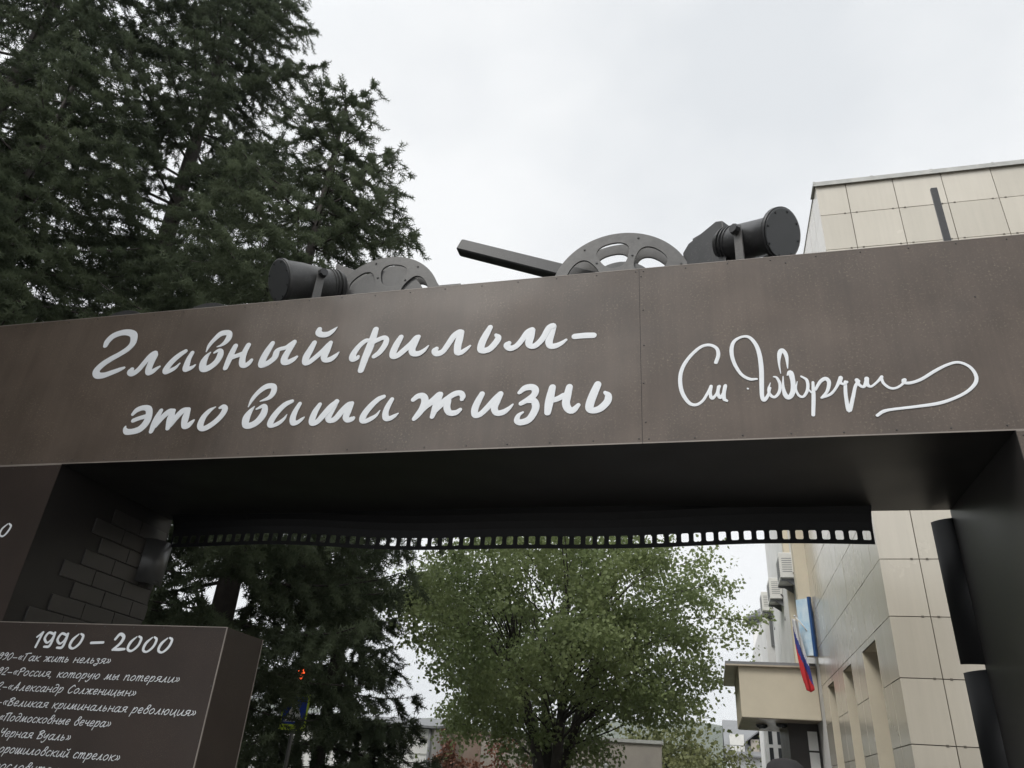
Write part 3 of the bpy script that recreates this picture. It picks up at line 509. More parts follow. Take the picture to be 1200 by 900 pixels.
# slanted clapper bar behind the large reel
a = Vector((-2.0, 5.12, 5.94)); b = Vector((-.45, 5.12, 5.30)); d = (b-a).normalized()
t = thing('slanted_bar', 'long dark square bar slanting up to the left behind the large reel', 'metal bar', (-.9, 5.12, TOP))
B = MB(); Mx = Matrix.Translation(a) @ Matrix(((d.x, 0, -d.z), (0, 1, 0), (d.z, 0, d.x))).to_4x4()
B.box(0, (b-a).length, -.06, .06, -.062, .062, Mx, ch=.012); o = B.build('bar', M['dark'], t); o.matrix_parent_inverse = Matrix.Translation(-Vector(t.location))
B = MB(); B.box(-.62, -.56, 5.25, 5.255, TOP, 5.42); B.box(-.75, -.45, 5.17, 5.26, TOP, TOP+.01); o = B.build('bracket', M['dark'], t); o.matrix_parent_inverse = Matrix.Translation(-Vector(t.location))
# wedge plate
t = thing('metal_wedge', 'light grey angular metal wedge between the left floodlight and the smaller reel', 'metal wedge', (-2.85, 5.1, TOP))
B = MB(); B.prism([(-3.204, 5.837), (-2.862, 5.679), (-2.5, 5.50), (-2.5, TOP), (-3.10, TOP)], 5.05, 5.17); o = B.build('housing', M['reel'], t, bevel=.004); o.matrix_parent_inverse = Matrix.Translation(-Vector(t.location))
B = MB(); B.box(-3.2, -2.40, 5.0, 5.2, TOP, TOP+.012); o = B.build('foot_plate', M['grey'], t); o.matrix_parent_inverse = Matrix.Translation(-Vector(t.location))
# camera-like housing behind the right floodlight
t = thing('camera_housing', 'dark boxy housing with sloped top behind the right floodlight', 'metal box', (.18, 4.95, TOP))
inv = Matrix.Translation(-Vector(t.location)); Mz = Matrix.Translation((.26, 4.98, -.085)) @ Matrix.Rotation(R(-38), 4, 'Z')
B = MB(); B.prism([(-.2, 5.20), (-.2, 5.60), (-.14, 5.66), (.14, 5.72), (.2, 5.69), (.2, 5.20)], -.17, .17, M=Mz); o = B.build('housing', M['dark'], t, bevel=.006); o.matrix_parent_inverse = inv
B = MB(); B.box(-.05, .05, -.05, .05, TOP+.097, 5.21, Mz); o = B.build('pedestal', M['dark'], t); o.matrix_parent_inverse = inv
B = MB(); B.box(-.13, .02, -.12, .12, 5.69, 5.735, Mz @ Matrix.Rotation(R(0), 4, 'Z')); o = B.build('top_lug', M['dark'], t); o.matrix_parent_inverse = inv
B = MB(); B.box(-.14, .14, -.14, .14, TOP+.085, TOP+.097, Mz); o = B.build('foot_plate', M['dark'], t); o.matrix_parent_inverse = inv
# post and low plate
t = thing('metal_post', 'thin upright grey flat post standing alone at the right of the beam top', 'post', (1.79, 4.6, TOP))
B = MB(); B.box(-.022, .022, -.012, .012, 0, .95, ch=.004); B.build('shaft', M['dark'], t)
B = MB(); B.box(-.06, .06, -.06, .06, 0, .012); B.build('foot_plate', M['dark'], t)
t = thing('metal_rail', 'short low grey rail lying on the beam right of the smaller reel', 'rail', (-1.85, 4.6, TOP))
B = MB(); B.box(-.14, .1, -.02, .02, .42, .463); B.build('rail', M['grey'], t)
for x in (-.12, .08):
    B = MB(); B.box(x-.012, x+.012, -.012, .012, 0, .42); B.build('rail_leg', M['grey'], t)
# ------------------------------------------------------------------ tiled office building on the right
rt = random.Random(11)
office = thing('office_building', 'beige tile clad office building with three tall narrow window slots, right of the gate', 'building', (5.4, 11.4, 0))
oinv = Matrix.Translation(-Vector(office.location))
def op(B, nm, m, parent=office, **k):
    o = B.build(nm, m, parent, **k)
    if parent is office: o.matrix_parent_inverse = oinv
    return o
M['tile2'] = mat('beige_tile_b', (.465, .424, .35), .22, col2=(.515, .475, .395), vscale=.7, spec=.5, bump=.015, bscale=1.2, coat=.7, streak=.035)
M['tile3'] = mat('beige_tile_c', (.52, .476, .396), .22, col2=(.575, .53, .446), vscale=.7, spec=.5, bump=.015, bscale=1.2, coat=.7, streak=.035)
TM = [M['tile'], M['tile2'], M['tile3'], M['joint']]
FX, FY, TOPZ, YE = 1.87, 8.57, 9.34, 14.25
zj = [0, .395] + [.395+.5985*k for k in range(1, 15)] + [9.335]
zj = sorted(set(round(z, 3) for z in zj if z <= 9.335))
xj = [FX] + [2.26+.602*k for k in range(0, 14)]
NI = [(9.45, 10.30), (11.19, 11.90), (12.87, 13.56)]; NZ0, NZ1 = .8, 3.31
yj = [FY, 9.01, 9.45, 9.875, 10.30, 10.745, 11.19, 11.545, 11.90, 12.385, 12.87, 13.215, 13.56, YE]
Bk = MB()          # dark backing behind the joints, with the window slots left open
Bk.box(FX+.022, xj[-1], FY+.022, FY+.25, 0, TOPZ-.02)
pv = FY+.25
for a, b in NI+[(YE, YE)]:
    Bk.box(FX+.022, FX+.6, pv+.001, a-.014, 0, TOPZ-.02)
    if a < YE: Bk.box(FX+.022, FX+.6, a-.013, b+.013, NZ1+.016, TOPZ-.02); Bk.box(FX+.022, FX+.6, a-.013, b+.013, 0, NZ0-.01)
    pv = b+.013
Bk.box(FX+.62, xj[-1], FY+.26, YE, 0, TOPZ-.3)
op(Bk, 'wall', M['joint'])
B = MB(); g_ = .0045
for i in range(len(xj)-1):
    for j in range(len(zj)-1):
        B.cur = rt.choice((0, 0, 1, 2)); d = rt.uniform(0, .003)
        B.box(xj[i]+(g_ if i else 0), xj[i+1]-g_, FY+d, FY+.02, zj[j]+g_, zj[j+1]-g_)
        B.cur = 3
        if i:
            for dx in (-.075, .075): B.box(xj[i]+dx-.012, xj[i]+dx+.012, FY-.003, FY+.004, zj[j+1]-.01, zj[j+1]+.01)
op(B, 'front_cladding', TM)
B = MB()
for i in range(len(yj)-1):
    y0, y1 = yj[i]+(g_ if i else .021), yj[i+1]-g_
    nich = any(a-.01 <= yj[i] and yj[i+1] <= b+.01 for a, b in NI)
    for j in range(len(zj)-1):
        z0, z1 = zj[j]+g_, zj[j+1]-g_
        if nich:
            if z1 < NZ1+.05 and z0 > NZ0-.05: continue
            if z0 < NZ1 < z1: z0 = NZ1
            if z0 < NZ0 < z1: z1 = NZ0
        B.cur = rt.choice((0, 0, 1, 2)); d = rt.uniform(0, .003); B.box(FX+d, FX+.02, y0, y1, z0, z1)
op(B, 'side_cladding', TM)
for a, b in NI:
    B = MB(); D = .42
    B.box(FX+.002, FX+D, b-.002, b+.012, NZ0, NZ1+.014); B.box(FX+.002, FX+D, a-.012, a+.002, NZ0, NZ1+.014)
    B.box(FX+.002, FX+D, a+.003, b-.003, NZ1, NZ1+.012); B.box(FX-.03, FX+D, a+.003, b-.003, NZ0-.02, NZ0)
    w = op(B, 'window', M['render'])
    B = MB(); B.box(FX+D-.06, FX+D-.045, a+.03, b-.03, NZ0+.05, NZ1-.03); op(B, 'pane', M['glass'], w)
    B = MB(); B.box(FX+D-.07, FX+D-.035, a+.003, a+.03, NZ0, NZ1-.002); B.box(FX+D-.07, FX+D-.035, b-.03, b-.003, NZ0, NZ1-.002); B.box(FX+D-.07, FX+D-.035, a+.031, b-.031, 2.2, 2.26); op(B, 'frame', M['pvc'], w)
B = MB(); B.box(FX-.03, xj[-1]+.02, FY-.035, FY+.3, TOPZ, TOPZ+.02); B.box(FX-.006, FX+.3, FY+.301, YE, TOPZ, TOPZ+.02)
for k in range(12): B.box(FX-.034+k*.75, FX-.034+k*.75+.03, FY-.04, FY-.033, TOPZ-.02, TOPZ+.026)
B.box(FX-.034, xj[-1], FY-.038, FY-.032, TOPZ-.055, TOPZ-.003)
op(B, 'parapet_cap', M['trim'])
# rear wing of the same building with pilasters
B = MB(); B.box(1.88, 8, YE+.002, 22.6, 0, 8.6); op(B, 'rear_wing', M['white_render'])
for x0, y0, w in ((1.665, 14.27, .26), (1.765, 16.7, .26)):
    B = MB(); B.box(x0, 1.879, y0, y0+w, 3.9, 8.4); op(B, 'pilaster', M['render'])
# entrance canopy
M['lining'] = mat('metal_lining', (.42, .36, .28), .22, var=.08, vscale=2, spec=.6)
cn = op((lambda b: (b.box(.56, 1.868, 14.70, 17.4, 2.905, 3.765), b)[1])(MB()), 'canopy', M['render'])
B = MB(); B.box(.335, 1.866, 14.63, 17.55, 3.768, 3.815); op(B, 'canopy_roof', M['sheetroof'], cn)
B = MB(); B.box(.335, 1.866, 14.625, 17.55, 3.74, 3.767); B.box(.58, 1.86, 14.72, 17.38, 2.893, 2.904); op(B, 'soffit_lining', M['lining'], cn)
for x, y in ((1.28, 15.5), (1.6, 16.2), (.95, 15.9)):
    B = MB(); B.tube([(x, y, 2.892), (x, y, 2.85), (x, y, 2.82)], [.11, .10, .05], 14); op(B, 'ceiling_lamp', M['glass'], cn)
B = MB(); B.box(1.36, 1.868, 15.3, 17.2, 0, 2.89); ds = op(B, 'entrance_door', M['door'])
for z0, z1 in ((2.465, 2.77), (2.08, 2.435)):
    B = MB(); B.box(1.675, 1.835, 15.296, 15.2985, z0, z1); pp = op(B, 'notice', M['paper'], ds)
for k, (pa, pb) in enumerate(((2.08, 2.435), (2.465, 2.77))):
    pass
# air conditioners on the wall (hang on it: things of their own)
def aircon(x0, y, z, h, label):
    t = thing('air_conditioner', label, 'air conditioner', (x0+.15, y+.4, z), 'outdoor units on the office wall')
    inv = Matrix.Translation(-Vector(t.location)); x1 = x0+.29
    def add(B, nm, m, p=t):
        o = B.build(nm, m, p)
        if p is t: o.matrix_parent_inverse = inv
        return o
    B = MB(); B.box(x0, x1, y, y+.82, z, z+h, ch=.012); cs = add(B, 'casing', M['ac'])
    B = MB()
    for k in range(9): B.box(x0-.004, x0+.002, y+.05, y+.6, z+.06+k*(h-.12)/9, z+.06+k*(h-.12)/9+.022)
    add(B, 'fan_grille', M['dark'])
    B = MB()
    for k in range(7): B.box(x0+.05, x1-.05, y-.003, y+.004, z+.12+k*.045, z+.12+k*.045+.012)
    add(B, 'side_louvre', M['slate'])
    for yy in (y+.1, y+.7):
        B = MB(); B.box(x0+.0, 1.885, yy-.02, yy+.02, z-.045, z-.004); B.prism([(x0+.12, z-.046), (1.885, z-.046), (1.885, z-.17)], yy-.012, yy+.012); add(B, 'bracket', M['slate'])
    B = MB(); B.tube([(x1-.04, y-.01, z+.1), (x1+.02, y-.04, z+.02), (x1+.05, y+.02, z-.2), (1.875, y+.05, z-.5)], .016, 8); add(B, 'hose', M['dark'])
aircon(1.575, 16.0, 5.67, .52, 'air conditioner outdoor unit, nearest and highest in view on office wall')
aircon(1.585, 19.0, 5.93, .50, 'air conditioner outdoor unit in the middle of the row on office wall')
aircon(1.60, 22.0, 6.28, .52, 'air conditioner outdoor unit farthest along the office wall by the turret')
# blue banner panel
t = thing('wall_banner', 'light blue banner panel with dark blue edge on office wall above canopy', 'banner', (1.715, 14.2, 3.87))
Mb = Matrix.Rotation(R(-38), 4, 'Z')
B = MB(); B.box(-.115, .115, -.012, .012, 0, .96, Mb); B.build('panel', M['ban'], t)
B = MB(); B.box(.116, .16, -.03, .03, -.02, .98, Mb); B.build('edge_frame', M['ban_e'], t)
# flag on a short pole
t = thing('flag', 'white blue and red striped flag hanging from a short pole above the entrance canopy', 'flag', (1.56, 14.3, 4.3))
inv = Matrix.Translation(-Vector(t.location))
B = MB(); B.tube([(1.88, 14.27, 4.12), (1.55, 14.05, 4.50)], .012, 8); B.tube([(1.55, 14.05, 4.50), (1.54, 14.045, 4.515)], .018, 8); o = B.build('pole', M['pvc'], t); o.matrix_parent_inverse = inv
B = MB(); nu, nv = 15, 34; ids = {}
for i in range(nu):
    for j in range(nv):
        u, v = i/(nu-1), j/(nv-1)
        w = .085+.075*math.sin(min(1, v*1.3)*math.pi*.5)-.05*max(0, v-.75)*4*.6
        cx = 1.535+.10*v+.035*v*v; x = cx+(u-.5)*w
        y = 14.05+.035*math.sin(u*9+v*2.2)*(1-.25*v)+.04*u
        z = 4.47-1.20*v-.10*u*(1-v)*.4+(.07*abs(u-.45) if v > .9 else 0)
        ids[i, j] = B.vert((x, y, z))
for i in range(nu-1):
    for j in range(nv-1):
        u, v = (i+.5)/(nu-1), (j+.5)/(nv-1); b = v-.50*u+.03*math.sin(v*9)
        B.cur = 0 if b < .12 else (1 if b < .50-.17*(1-u) else 2)
        B.face([ids[i, j], ids[i+1, j], ids[i+1, j+1], ids[i, j+1]], True)
o = B.build('cloth', [M['fl_w'], M['fl_b'], M['fl_r']], t, fix=False); o.matrix_parent_inverse = inv
q = o.modifiers.new('thick', 'SOLIDIFY'); q.thickness = .003
# white building with turret behind
t = thing('white_building', 'white rendered building with bay window beyond the entrance canopy', 'building', (4, 27, 0)); inv = Matrix.Translation(-Vector(t.location))
def wp(B, nm, m, p=None):
    o = B.build(nm, m, p or t)
    if p is None: o.matrix_parent_inverse = inv
    return o
B = MB(); B.box(1.74, 8, 23.5, 31, 0, 6.55); wp(B, 'wall', M['white_render'])
B = MB(); B.box(1.86, 1.95, 23.42, 23.495, 5.6, 6.4); wp(B, 'downpipe', M['slate'])
B = MB(); B.box(1.42, 3.0, 22.75, 23.49, 0, 3.55); bw = wp(B, 'bay', M['pvc'])
for x0, x1 in ((1.50, 1.60), (1.72, 1.98), (2.12, 2.3)):
    for z0, z1 in ((2.2, 2.9), (2.98, 3.3)):
        B = MB(); B.box(x0, x1, 22.735, 22.748, z0, z1); wp(B, 'window', M['glass'], bw)
for z in (3.38, 3.55):
    B = MB(); B.box(1.37, 3.05, 22.70, 23.495, z+.001, z+.07); wp(B, 'cornice', M['white_render'], bw)
t = thing('turret', 'round white turret with dark conical roof and round window above the canopy', 'turret', (2.98, 33.2, 0)); inv = Matrix.Translation(-Vector(t.location))
cx, cy = 2.98, 33.2
B = MB(); B.tube([(cx, cy, 0), (cx, cy, 8.05)], 1.04, 36); wp(B, 'wall', M['white_render'])
B = MB(); B.tube([(cx, cy, 8.05), (cx, cy, 8.13), (cx, cy, 8.22), (cx, cy, 8.34)], [1.05, 1.2, 1.3, 1.3], 36); wp(B, 'cornice', M['slate'])
B = MB(); B.tube([(cx, cy, 8.341), (cx, cy, 8.5), (cx, cy, 8.75), (cx, cy, 9.1), (cx, cy, 9.45)], [1.28, 1.0, .66, .32, .02], 36); wp(B, 'roof', M['slate'])
dv = Vector((-.8, -.6, 0)); wc = Vector((cx, cy, 6.95))+dv*1.03
B = MB(); B.tube([wc, wc+dv*.05], .30, 24); ww = wp(B, 'window', M['trim'])
B = MB(); B.tube([wc+dv*.045, wc+dv*.056], .23, 24); wp(B, 'pane', M['glass'], ww)
# far house
t = thing('grey_roofed_house', 'far house with pale sheet metal roof and dark dormer beyond the bushes', 'house', (3.4, 64, 0)); inv = Matrix.Translation(-Vector(t.location))
B = MB(); B.box(1.2, 9, 60.2, 68, 0, 4.4); wp(B, 'wall', M['white_render'])
B = MB(); B.prism([(59.5, 4.45), (64.1, 7.0), (68.6, 4.45), (68.6, 4.35), (64.1, 6.88), (59.5, 4.35)], .95, 9.4, 'x'); wp(B, 'roof', M['sheetroof'])
dm = (lambda b: (b.box(2.75, 4.4, 60.0, 62.5, 4.62, 5.5), b)[1])(MB()); dm = wp(dm, 'dormer', M['stone'])
B = MB(); B.prism([(2.5, 5.45), (3.575, 6.25), (4.65, 5.45), (4.65, 5.36), (3.575, 6.15), (2.5, 5.36)], 59.8, 62.6, 'y'); wp(B, 'dormer_roof', M['slate'], dm)
B = MB(); B.box(3.3, 3.8, 59.96, 59.995, 4.75, 5.6); wp(B, 'window', M['glass'], dm)
B = MB(); B.box(1.35, 2.3, 59.9, 62, 4.56, 5.75); by = wp(B, 'upper_bay', M['ac'])
B = MB()
for k in range(9): B.box(1.0+k*.2, 1.02+k*.2, 59.5, 59.53, 4.52, 5.0)
B.box(1.0, 2.63, 59.49, 59.54, 5.0, 5.04); wp(B, 'railing', M['slate'])
# low white house, brick and rubble walls on the left behind the trees
t = thing('white_house', 'low pale plastered house wall behind the spruces at the lower left', 'house', (-12, 27, 0)); inv = Matrix.Translation(-Vector(t.location))
B = MB(); B.box(-18, -8.62, 25, 31, 0, 3.0); wp(B, 'wall', M['white_render'])
B = MB(); B.prism([(24.8, 3.09), (28, 3.5), (31.2, 3.09), (31.2, 3.02), (28, 3.42), (24.8, 3.02)], -18.3, -8.4, 'x'); wp(B, 'roof', M['slate'])
B = MB(); B.tube([(-8.72, 24.95, 0), (-8.72, 24.95, 3.01)], .05, 10); wp(B, 'downpipe', M['slate'])
B = MB(); B.box(-18, -8.8, 24.985, 24.998, 2.25, 2.29); B.box(-18, -8.8, 24.985, 24.998, 2.72, 2.75); wp(B, 'plaster_band', M['trim'])
B = MB(); B.box(-8.5, -7.3, 26, 26.4, 0, 3.1); tag(B.build('brick_wall', M['brick']), 'reddish brick garden wall beside the low white house', 'wall')
B = MB(); B.box(-7.29, -1.5, 26, 26.4, 0, 3.0); rw = tag(B.build('rubble_wall', M['stone']), 'grey brown rubble garden wall behind the leafy tree trunk', 'wall')
B = MB(); B.box(-7.3, -1.45, 25.94, 26.46, 3.001, 3.1); B.build('coping', M['trim'], rw)
for x, y, lb in ((-2.62, 17.5, 'slim white post standing right of the leafy tree trunk'), (-2.05, 16.6, 'taller slim white post farther right of the leafy tree trunk')):
    t = thing('white_post', lb, 'post', (x, y, 0)); h = 2.0 if x < -2.3 else 2.05
    B = MB(); B.tube([(0, 0, 0), (0, 0, h)], .028, 10); B.build('shaft', M['pvc'], t)
    B = MB(); B.tube([(0, 0, h), (0, 0, h+.02), (0, 0, h+.05)], [.05, .05, .012], 10); B.build('finial', M['pvc'], t)
# crossing sign and signal seen through the branches
t = thing('crossing_sign', 'blue pedestrian crossing sign on lime yellow board behind spruce branches', 'road sign', (-7.3, 13.35, 0)); h = 2.2
B = MB(); B.tube([(0, .04, 0), (0, .04, 3.15)], .035, 10); B.build('pole', M['reel'], t)
B = MB(); B.box(-.26, .26, -.004, .004, h, h+.6, ch=.001); bd = B.build('board', M['sg_y'], t)
B = MB(); B.box(-.225, .225, -.008, -.0045, h+.1, h+.56); B.build('blue_field', M['sg_b'], bd)
B = MB(); B.prism([(-.19, h+.14), (.19, h+.14), (0, h+.52)], -.011, -.0085); B.build('white_triangle', M['sg_w'], bd)
B = MB(); strokes(B, [[(5, h*1000+400, 42), (5, h*1000+402, 42)], [(5, h*1000+370, 26), (-5, h*1000+280, 30)], [(-5, h*1000+285, 22), (50, h*1000+170, 20)], [(-5, h*1000+285, 22), (-55, h*1000+170, 20)], [(5, h*1000+350, 16), (50, h*1000+280, 14)], [(5, h*1000+350, 16), (-45, h*1000+290, 14)]], -.0115, .002)
for k in range(-2, 3): B.prism([(k*.06-.018, h+.145), (k*.06+.018, h+.145), (k*.05+.015, h+.175), (k*.05-.015, h+.175)], -.0135, -.0115)
B.build('walking_figure', M['black'], bd)
t2 = thing('traffic_signal', 'small black signal box with glowing orange digit above the crossing sign', 'traffic light', (-7.15, 13.1, 2.94))
B = MB(); B.box(-.13, .13, -.05, .10, -.02, .34, ch=.02); B.build('housing', M['black'], t2)
B = MB(); strokes(B, [[(50, 205, 34), (0, 258, 34), (-50, 205, 34), (0, 160, 34), (50, 205, 34), (35, 115, 34), (-35, 78, 34)]], -.053, .004); B.build('lit_digit', M['lamp_r'], t2)
B = MB(); B.prism([(-.14, .35), (.14, .35), (.14, .365), (-.14, .365)], -.16, .0); B.build('visor', M['black'], t2)

# ------------------------------------------------------------------ trees
def sprig_template(rs, n=12):
    V = []; F = []
    for k in range(n):
        s = .02+.85*k/n; a = k*2.4+rs.uniform(0, .5); rad = .55*(1-.3*s)
        ra = np.array([math.cos(a), math.sin(a), 0.]); tg = np.array([-math.sin(a), math.cos(a), 0.])
        base = np.array([0, 0, s]); tip = base+ra*rad+np.array([0, 0, .16])
        b = len(V); V += [base-tg*.07, base+tg*.07, tip]; F.append((b, b+1, b+2))
    for a in (0, 1.6):
        tg = np.array([math.cos(a), math.sin(a), 0]); b = len(V); V += [tg*.055, -tg*.055, np.array([0, 0, 1.12])]; F.append((b, b+1, b+2))
    return np.array(V), np.array(F)
def scatter(T, pos, dirs, length, rs):
    """place template T (axis +z) at pos along dirs"""
    V, F = T; n_ = len(pos); d = dirs/np.linalg.norm(dirs, axis=1)[:, None]
    up = np.tile([0.31, .17, .93], (n_, 1)); u = np.cross(d, up); u /= np.linalg.norm(u, axis=1)[:, None]+1e-9; w = np.cross(d, u)
    a = rs.uniform(0, 6.283, n_)[:, None]; u2 = u*np.cos(a)+w*np.sin(a); w2 = np.cross(d, u2)
    P = pos[:, None, :]+length[:, None, None]*(V[None, :, 0:1]*u2[:, None, :]+V[None, :, 1:2]*w2[:, None, :]+V[None, :, 2:3]*d[:, None, :])
    FF = F[None]+(np.arange(n_)*len(V))[:, None, None]
    return P.reshape(-1, 3), FF.reshape(-1, F.shape[1])
def spruce(name, label, loc, H, R0, z0, seed, mt, dens=1.0, droop=.30, pw=.75, spl=.21, lean=(0, 0), tr=.2, gaps=.0, low=0):
    t = thing(name, label, 'tree', loc, 'spruces behind the gate', rz=0)
    rs = np.random.RandomState(seed); B = MB()
    B.tube([(lean[0]*(z/H)**1.3*1.0, lean[1]*(z/H), z) for z in np.linspace(0, H-.35, 12)], [tr*(1-.93*k/11)+.012 for k in range(12)], 10)
    pos = []; dr = []; ln = []; z = z0
    while z < H-.3:
        f = (z-z0)/(H-z0); base = R0*(1-f)**pw+.12
        if f < .12: base *= .75+2*f
        if low and f < .4: base *= low+(1-low)*f/.4
        for k in range(rs.randint(5, 9)):
            if rs.rand() < gaps: continue
            az = rs.uniform(0, 6.283); L = base*rs.uniform(.72, 1.12); zz = z+rs.uniform(-.07, .07)
            o = np.array([lean[0]*(zz/H)**1.3, lean[1]*(zz/H), zz]); h = np.array([math.cos(az), math.sin(az), 0]); sd = np.array([-h[1], h[0], 0])
            dz = droop*rs.uniform(.7, 1.35)*(1-.75*f)
            cv = lambda q: o+h*(L*q)+np.array([0, 0, L*(.12*q-dz*q**1.25+.22*q**3)])
            B.tube([cv(q) for q in (0, .3, .6, .85, .97)], [.007+.02*L/2.5*(1-q) for q in (0, .3, .6, .85, 1)], 4, cap=False)
            q = .16
            while q < 1:
                c = cv(q); tl = (min(1.0, L*.36)*(1-.7*q)+.16)*rs.uniform(.6, 1.25)
                for sgn in (-1, 1):
                    td = sd*sgn*.85+h*.62+np.array([0, 0, -.30-.25*rs.rand()]); td /= np.linalg.norm(td)
                    m = max(4, int(tl/.034*dens))
                    for i in range(m):
                        s = (i+.4)/m; p = c+td*tl*s+np.array([0, 0, -.28*tl*s*s])+rs.normal(0, .018, 3)
                        d = td*.75+h*.35+rs.normal(0, .28, 3)+np.array([0, 0, -.12])
                        pos.append(p); dr.append(d); ln.append(spl*rs.uniform(.7, 1.25))
                        if rs.rand() < .22:
                            pos.append(p); dr.append(np.array([0, 0, -1.0])+rs.normal(0, .35, 3)); ln.append(spl*rs.uniform(.7, 1.3))
                pos += [c, c+h*.05]; dr += [h+np.array([0, 0, .1])+rs.normal(0, .4, 3), h+rs.normal(0, .5, 3)]; ln += [spl*rs.uniform(.8, 1.2)]*2
                q += .34/L*rs.uniform(.7, 1.4)
            for q in np.arange(.35, 1, .06/L):
                pos.append(cv(q)+rs.normal(0, .015, 3)); dr.append(h*.7+rs.normal(0, .5, 3)); ln.append(spl*rs.uniform(.7, 1.15))
            pos.append(cv(1.)); dr.append(h+np.array([0, 0, .25])); ln.append(spl)
        z += rs.uniform(.40, .58)
    B.build('trunk', M['bark'], t, fix=False)
    V, F = scatter(sprig_template(rs), np.array(pos), np.array(dr), np.array(ln), rs)
    npmesh('crown', V, F, mt, t); print(name, len(pos), 'sprigs', len(F), 'faces'); return t
def copy_thing(o, loc, rz, label, sc=1, group=None):
    c = o.copy(); C.objects.link(c); c.location = loc; c.rotation_euler = (0, 0, rz); c.scale = (sc, sc, sc); c['label'] = label
    if group: c['group'] = group
    for ch in o.children:
        k = ch.copy(); C.objects.link(k); k.parent = c
    return c
sA = spruce('spruce_tree', 'tallest dark spruce with visible leaning trunk behind the left half of the gate', (-10.6, 10.6, 0), 25, 4.8, 2.5, 1, M['needle_b'], .85, .36, .58, .165, lean=(-1.6, .3), tr=.30, gaps=.3)
sB = spruce('spruce_tree', 'dense spruce behind the beam whose right side reaches the small floodlight and reel', (-6.4, 9.2, 0), 13.9, 4.45, 1.85, 2, M['needle'], .95, .34, .72, .145, tr=.2, gaps=.06, low=.42)
sC = spruce('spruce_tree', 'low bushy spruce seen under the film strip beside the leafy tree', (-7.6, 15.2, 0), 8.6, 2.45, 1.1, 3, M['needle_b'], 1.4, .34, .7, .16, tr=.16)
copy_thing(sB, (-11.3, 7.5, -.3), 2.0, 'spruce cut by the left edge of the photo just above the beam', 1.03)
copy_thing(sA, (-15.2, 9.0, 0), 2.6, 'tall dark spruce in the upper left corner left of the leaning trunk', 1.0)
copy_thing(sB, (-9.0, -.9, 0), .7, 'unseen spruce added in front of the gate to shade its left end', 1.3)  # out-of-view tree added to shade the left of the beam
copy_thing(sB, (-11.8, 2.4, 0), 3.9, 'unseen spruce added beside the gate to darken its left end', 1.1)  # second out-of-view tree, added for dark reflection and shade on the gate
def leafy(name, label, cat, loc, Rx, Ry, zb, zt, nclump, nleaf, ls, seed, mt, group=None, stems=4, cr=(.55, .95), bark=True, trunk_h=None, tr=.16):
    t = thing(name, label, cat, loc, group); rs = np.random.RandomState(seed); cz, Rz = (zb+zt)/2, (zt-zb)/2
    cl = []
    while len(cl) < nclump:
        p = rs.uniform(-1, 1, 3); q = np.linalg.norm(p)
        if q > 1 or rs.rand() > q**1.1+.15: continue
        lump = 1+.16*math.sin(3.1*math.atan2(p[1], p[0])+seed)+.10*math.sin(5*p[2]+2*math.atan2(p[1], p[0]))
        cl.append((p[0]*Rx*lump, p[1]*Ry*lump, cz+p[2]*Rz*(1 if p[2] > 0 else .95)))
    cl = np.array(cl)
    if bark:
        B = MB(); th = trunk_h or zb*.8; tips = []
        for s in range(stems):
            a = s*2*math.pi/stems+.5; top = np.array([math.cos(a)*Rx*.28, math.sin(a)*Ry*.28, cz-.1*Rz])
            b0 = np.array([math.cos(a)*tr*.55, math.sin(a)*tr*.55, -.1]); m1 = np.array([math.cos(a)*tr*1.0, math.sin(a)*tr*1.0, th])
            pts = spline([b0, m1, (m1*.45+top*.55)+np.array([0, 0, .25]), top], 5)
            B.tube(pts, np.linspace(tr*.72, .045, len(pts)), 8); tips.append(pts)
        for c in cl[rs.permutation(len(cl))[:int(nclump*.36)]]:
            k = min(range(stems), key=lambda k: np.linalg.norm(tips[k][-1][:2]-c[:2])+rs.uniform(0, .6)); P = tips[k]
            f = P[min(len(P)-1, max(3, int(len(P)*(.35+.6*(c[2]-zb)/(zt-zb)))))]
            mid = f*.5+c*.5+np.array([0, 0, .12*np.linalg.norm(c-f)])+rs.normal(0, .08, 3)
            pts = spline([f, mid, c], 4); B.tube(pts, np.linspace(.026, .006, len(pts)), 5, cap=False)
        B.build('trunk', M['bark2'], t, fix=False)
    pos = []
    for c in cl:
        r = rs.uniform(*cr); m = int(nleaf*rs.uniform(.6, 1.3)*(r/np.mean(cr))**2); d = rs.normal(0, 1, (m, 3)); d /= np.linalg.norm(d, axis=1)[:, None]
        rad = r*rs.uniform(.1, 1, m)**.55
        pos.append(c+d*rad[:, None]*np.array([1.1, 1.1, .72]))
        # outward shoots
        for k in range(rs.randint(1, 4)):
            dd = c-np.array([0, 0, cz]); dd = dd/np.linalg.norm(dd)+rs.normal(0, .45, 3)+np.array([0, 0, .15]); s = np.linspace(.3, 1.25, 14)[:, None]*r*1.1
            pos.append(c+dd*s+rs.normal(0, .05, (14, 3)))
    pos = np.vstack(pos); n_ = len(pos)
    LV = np.array([(0, 0, 0), (.42, .06, .38), (0, 0, 1.), (-.42, .06, .38)]); LF = np.array([(0, 1, 2, 3)])
    dirs = rs.normal(0, 1, (n_, 3))+np.array([0, 0, -.35])
    V, F = scatter((LV, LF), pos, dirs, ls*rs.uniform(.65, 1.3, n_), rs)
    npmesh('crown', V, F, mt, t); print(name, n_, 'leaves'); return t
leafy('leafy_tree', 'broad green leafy tree with several dark stems in the middle of the gate opening', 'tree', (-3.6, 19.0, 0), 4.2, 4.2, 1.95, 8.2, 450, 165, .09, 7, M['leaf'], stems=4, cr=(.32, .66), tr=.26, trunk_h=1.7)
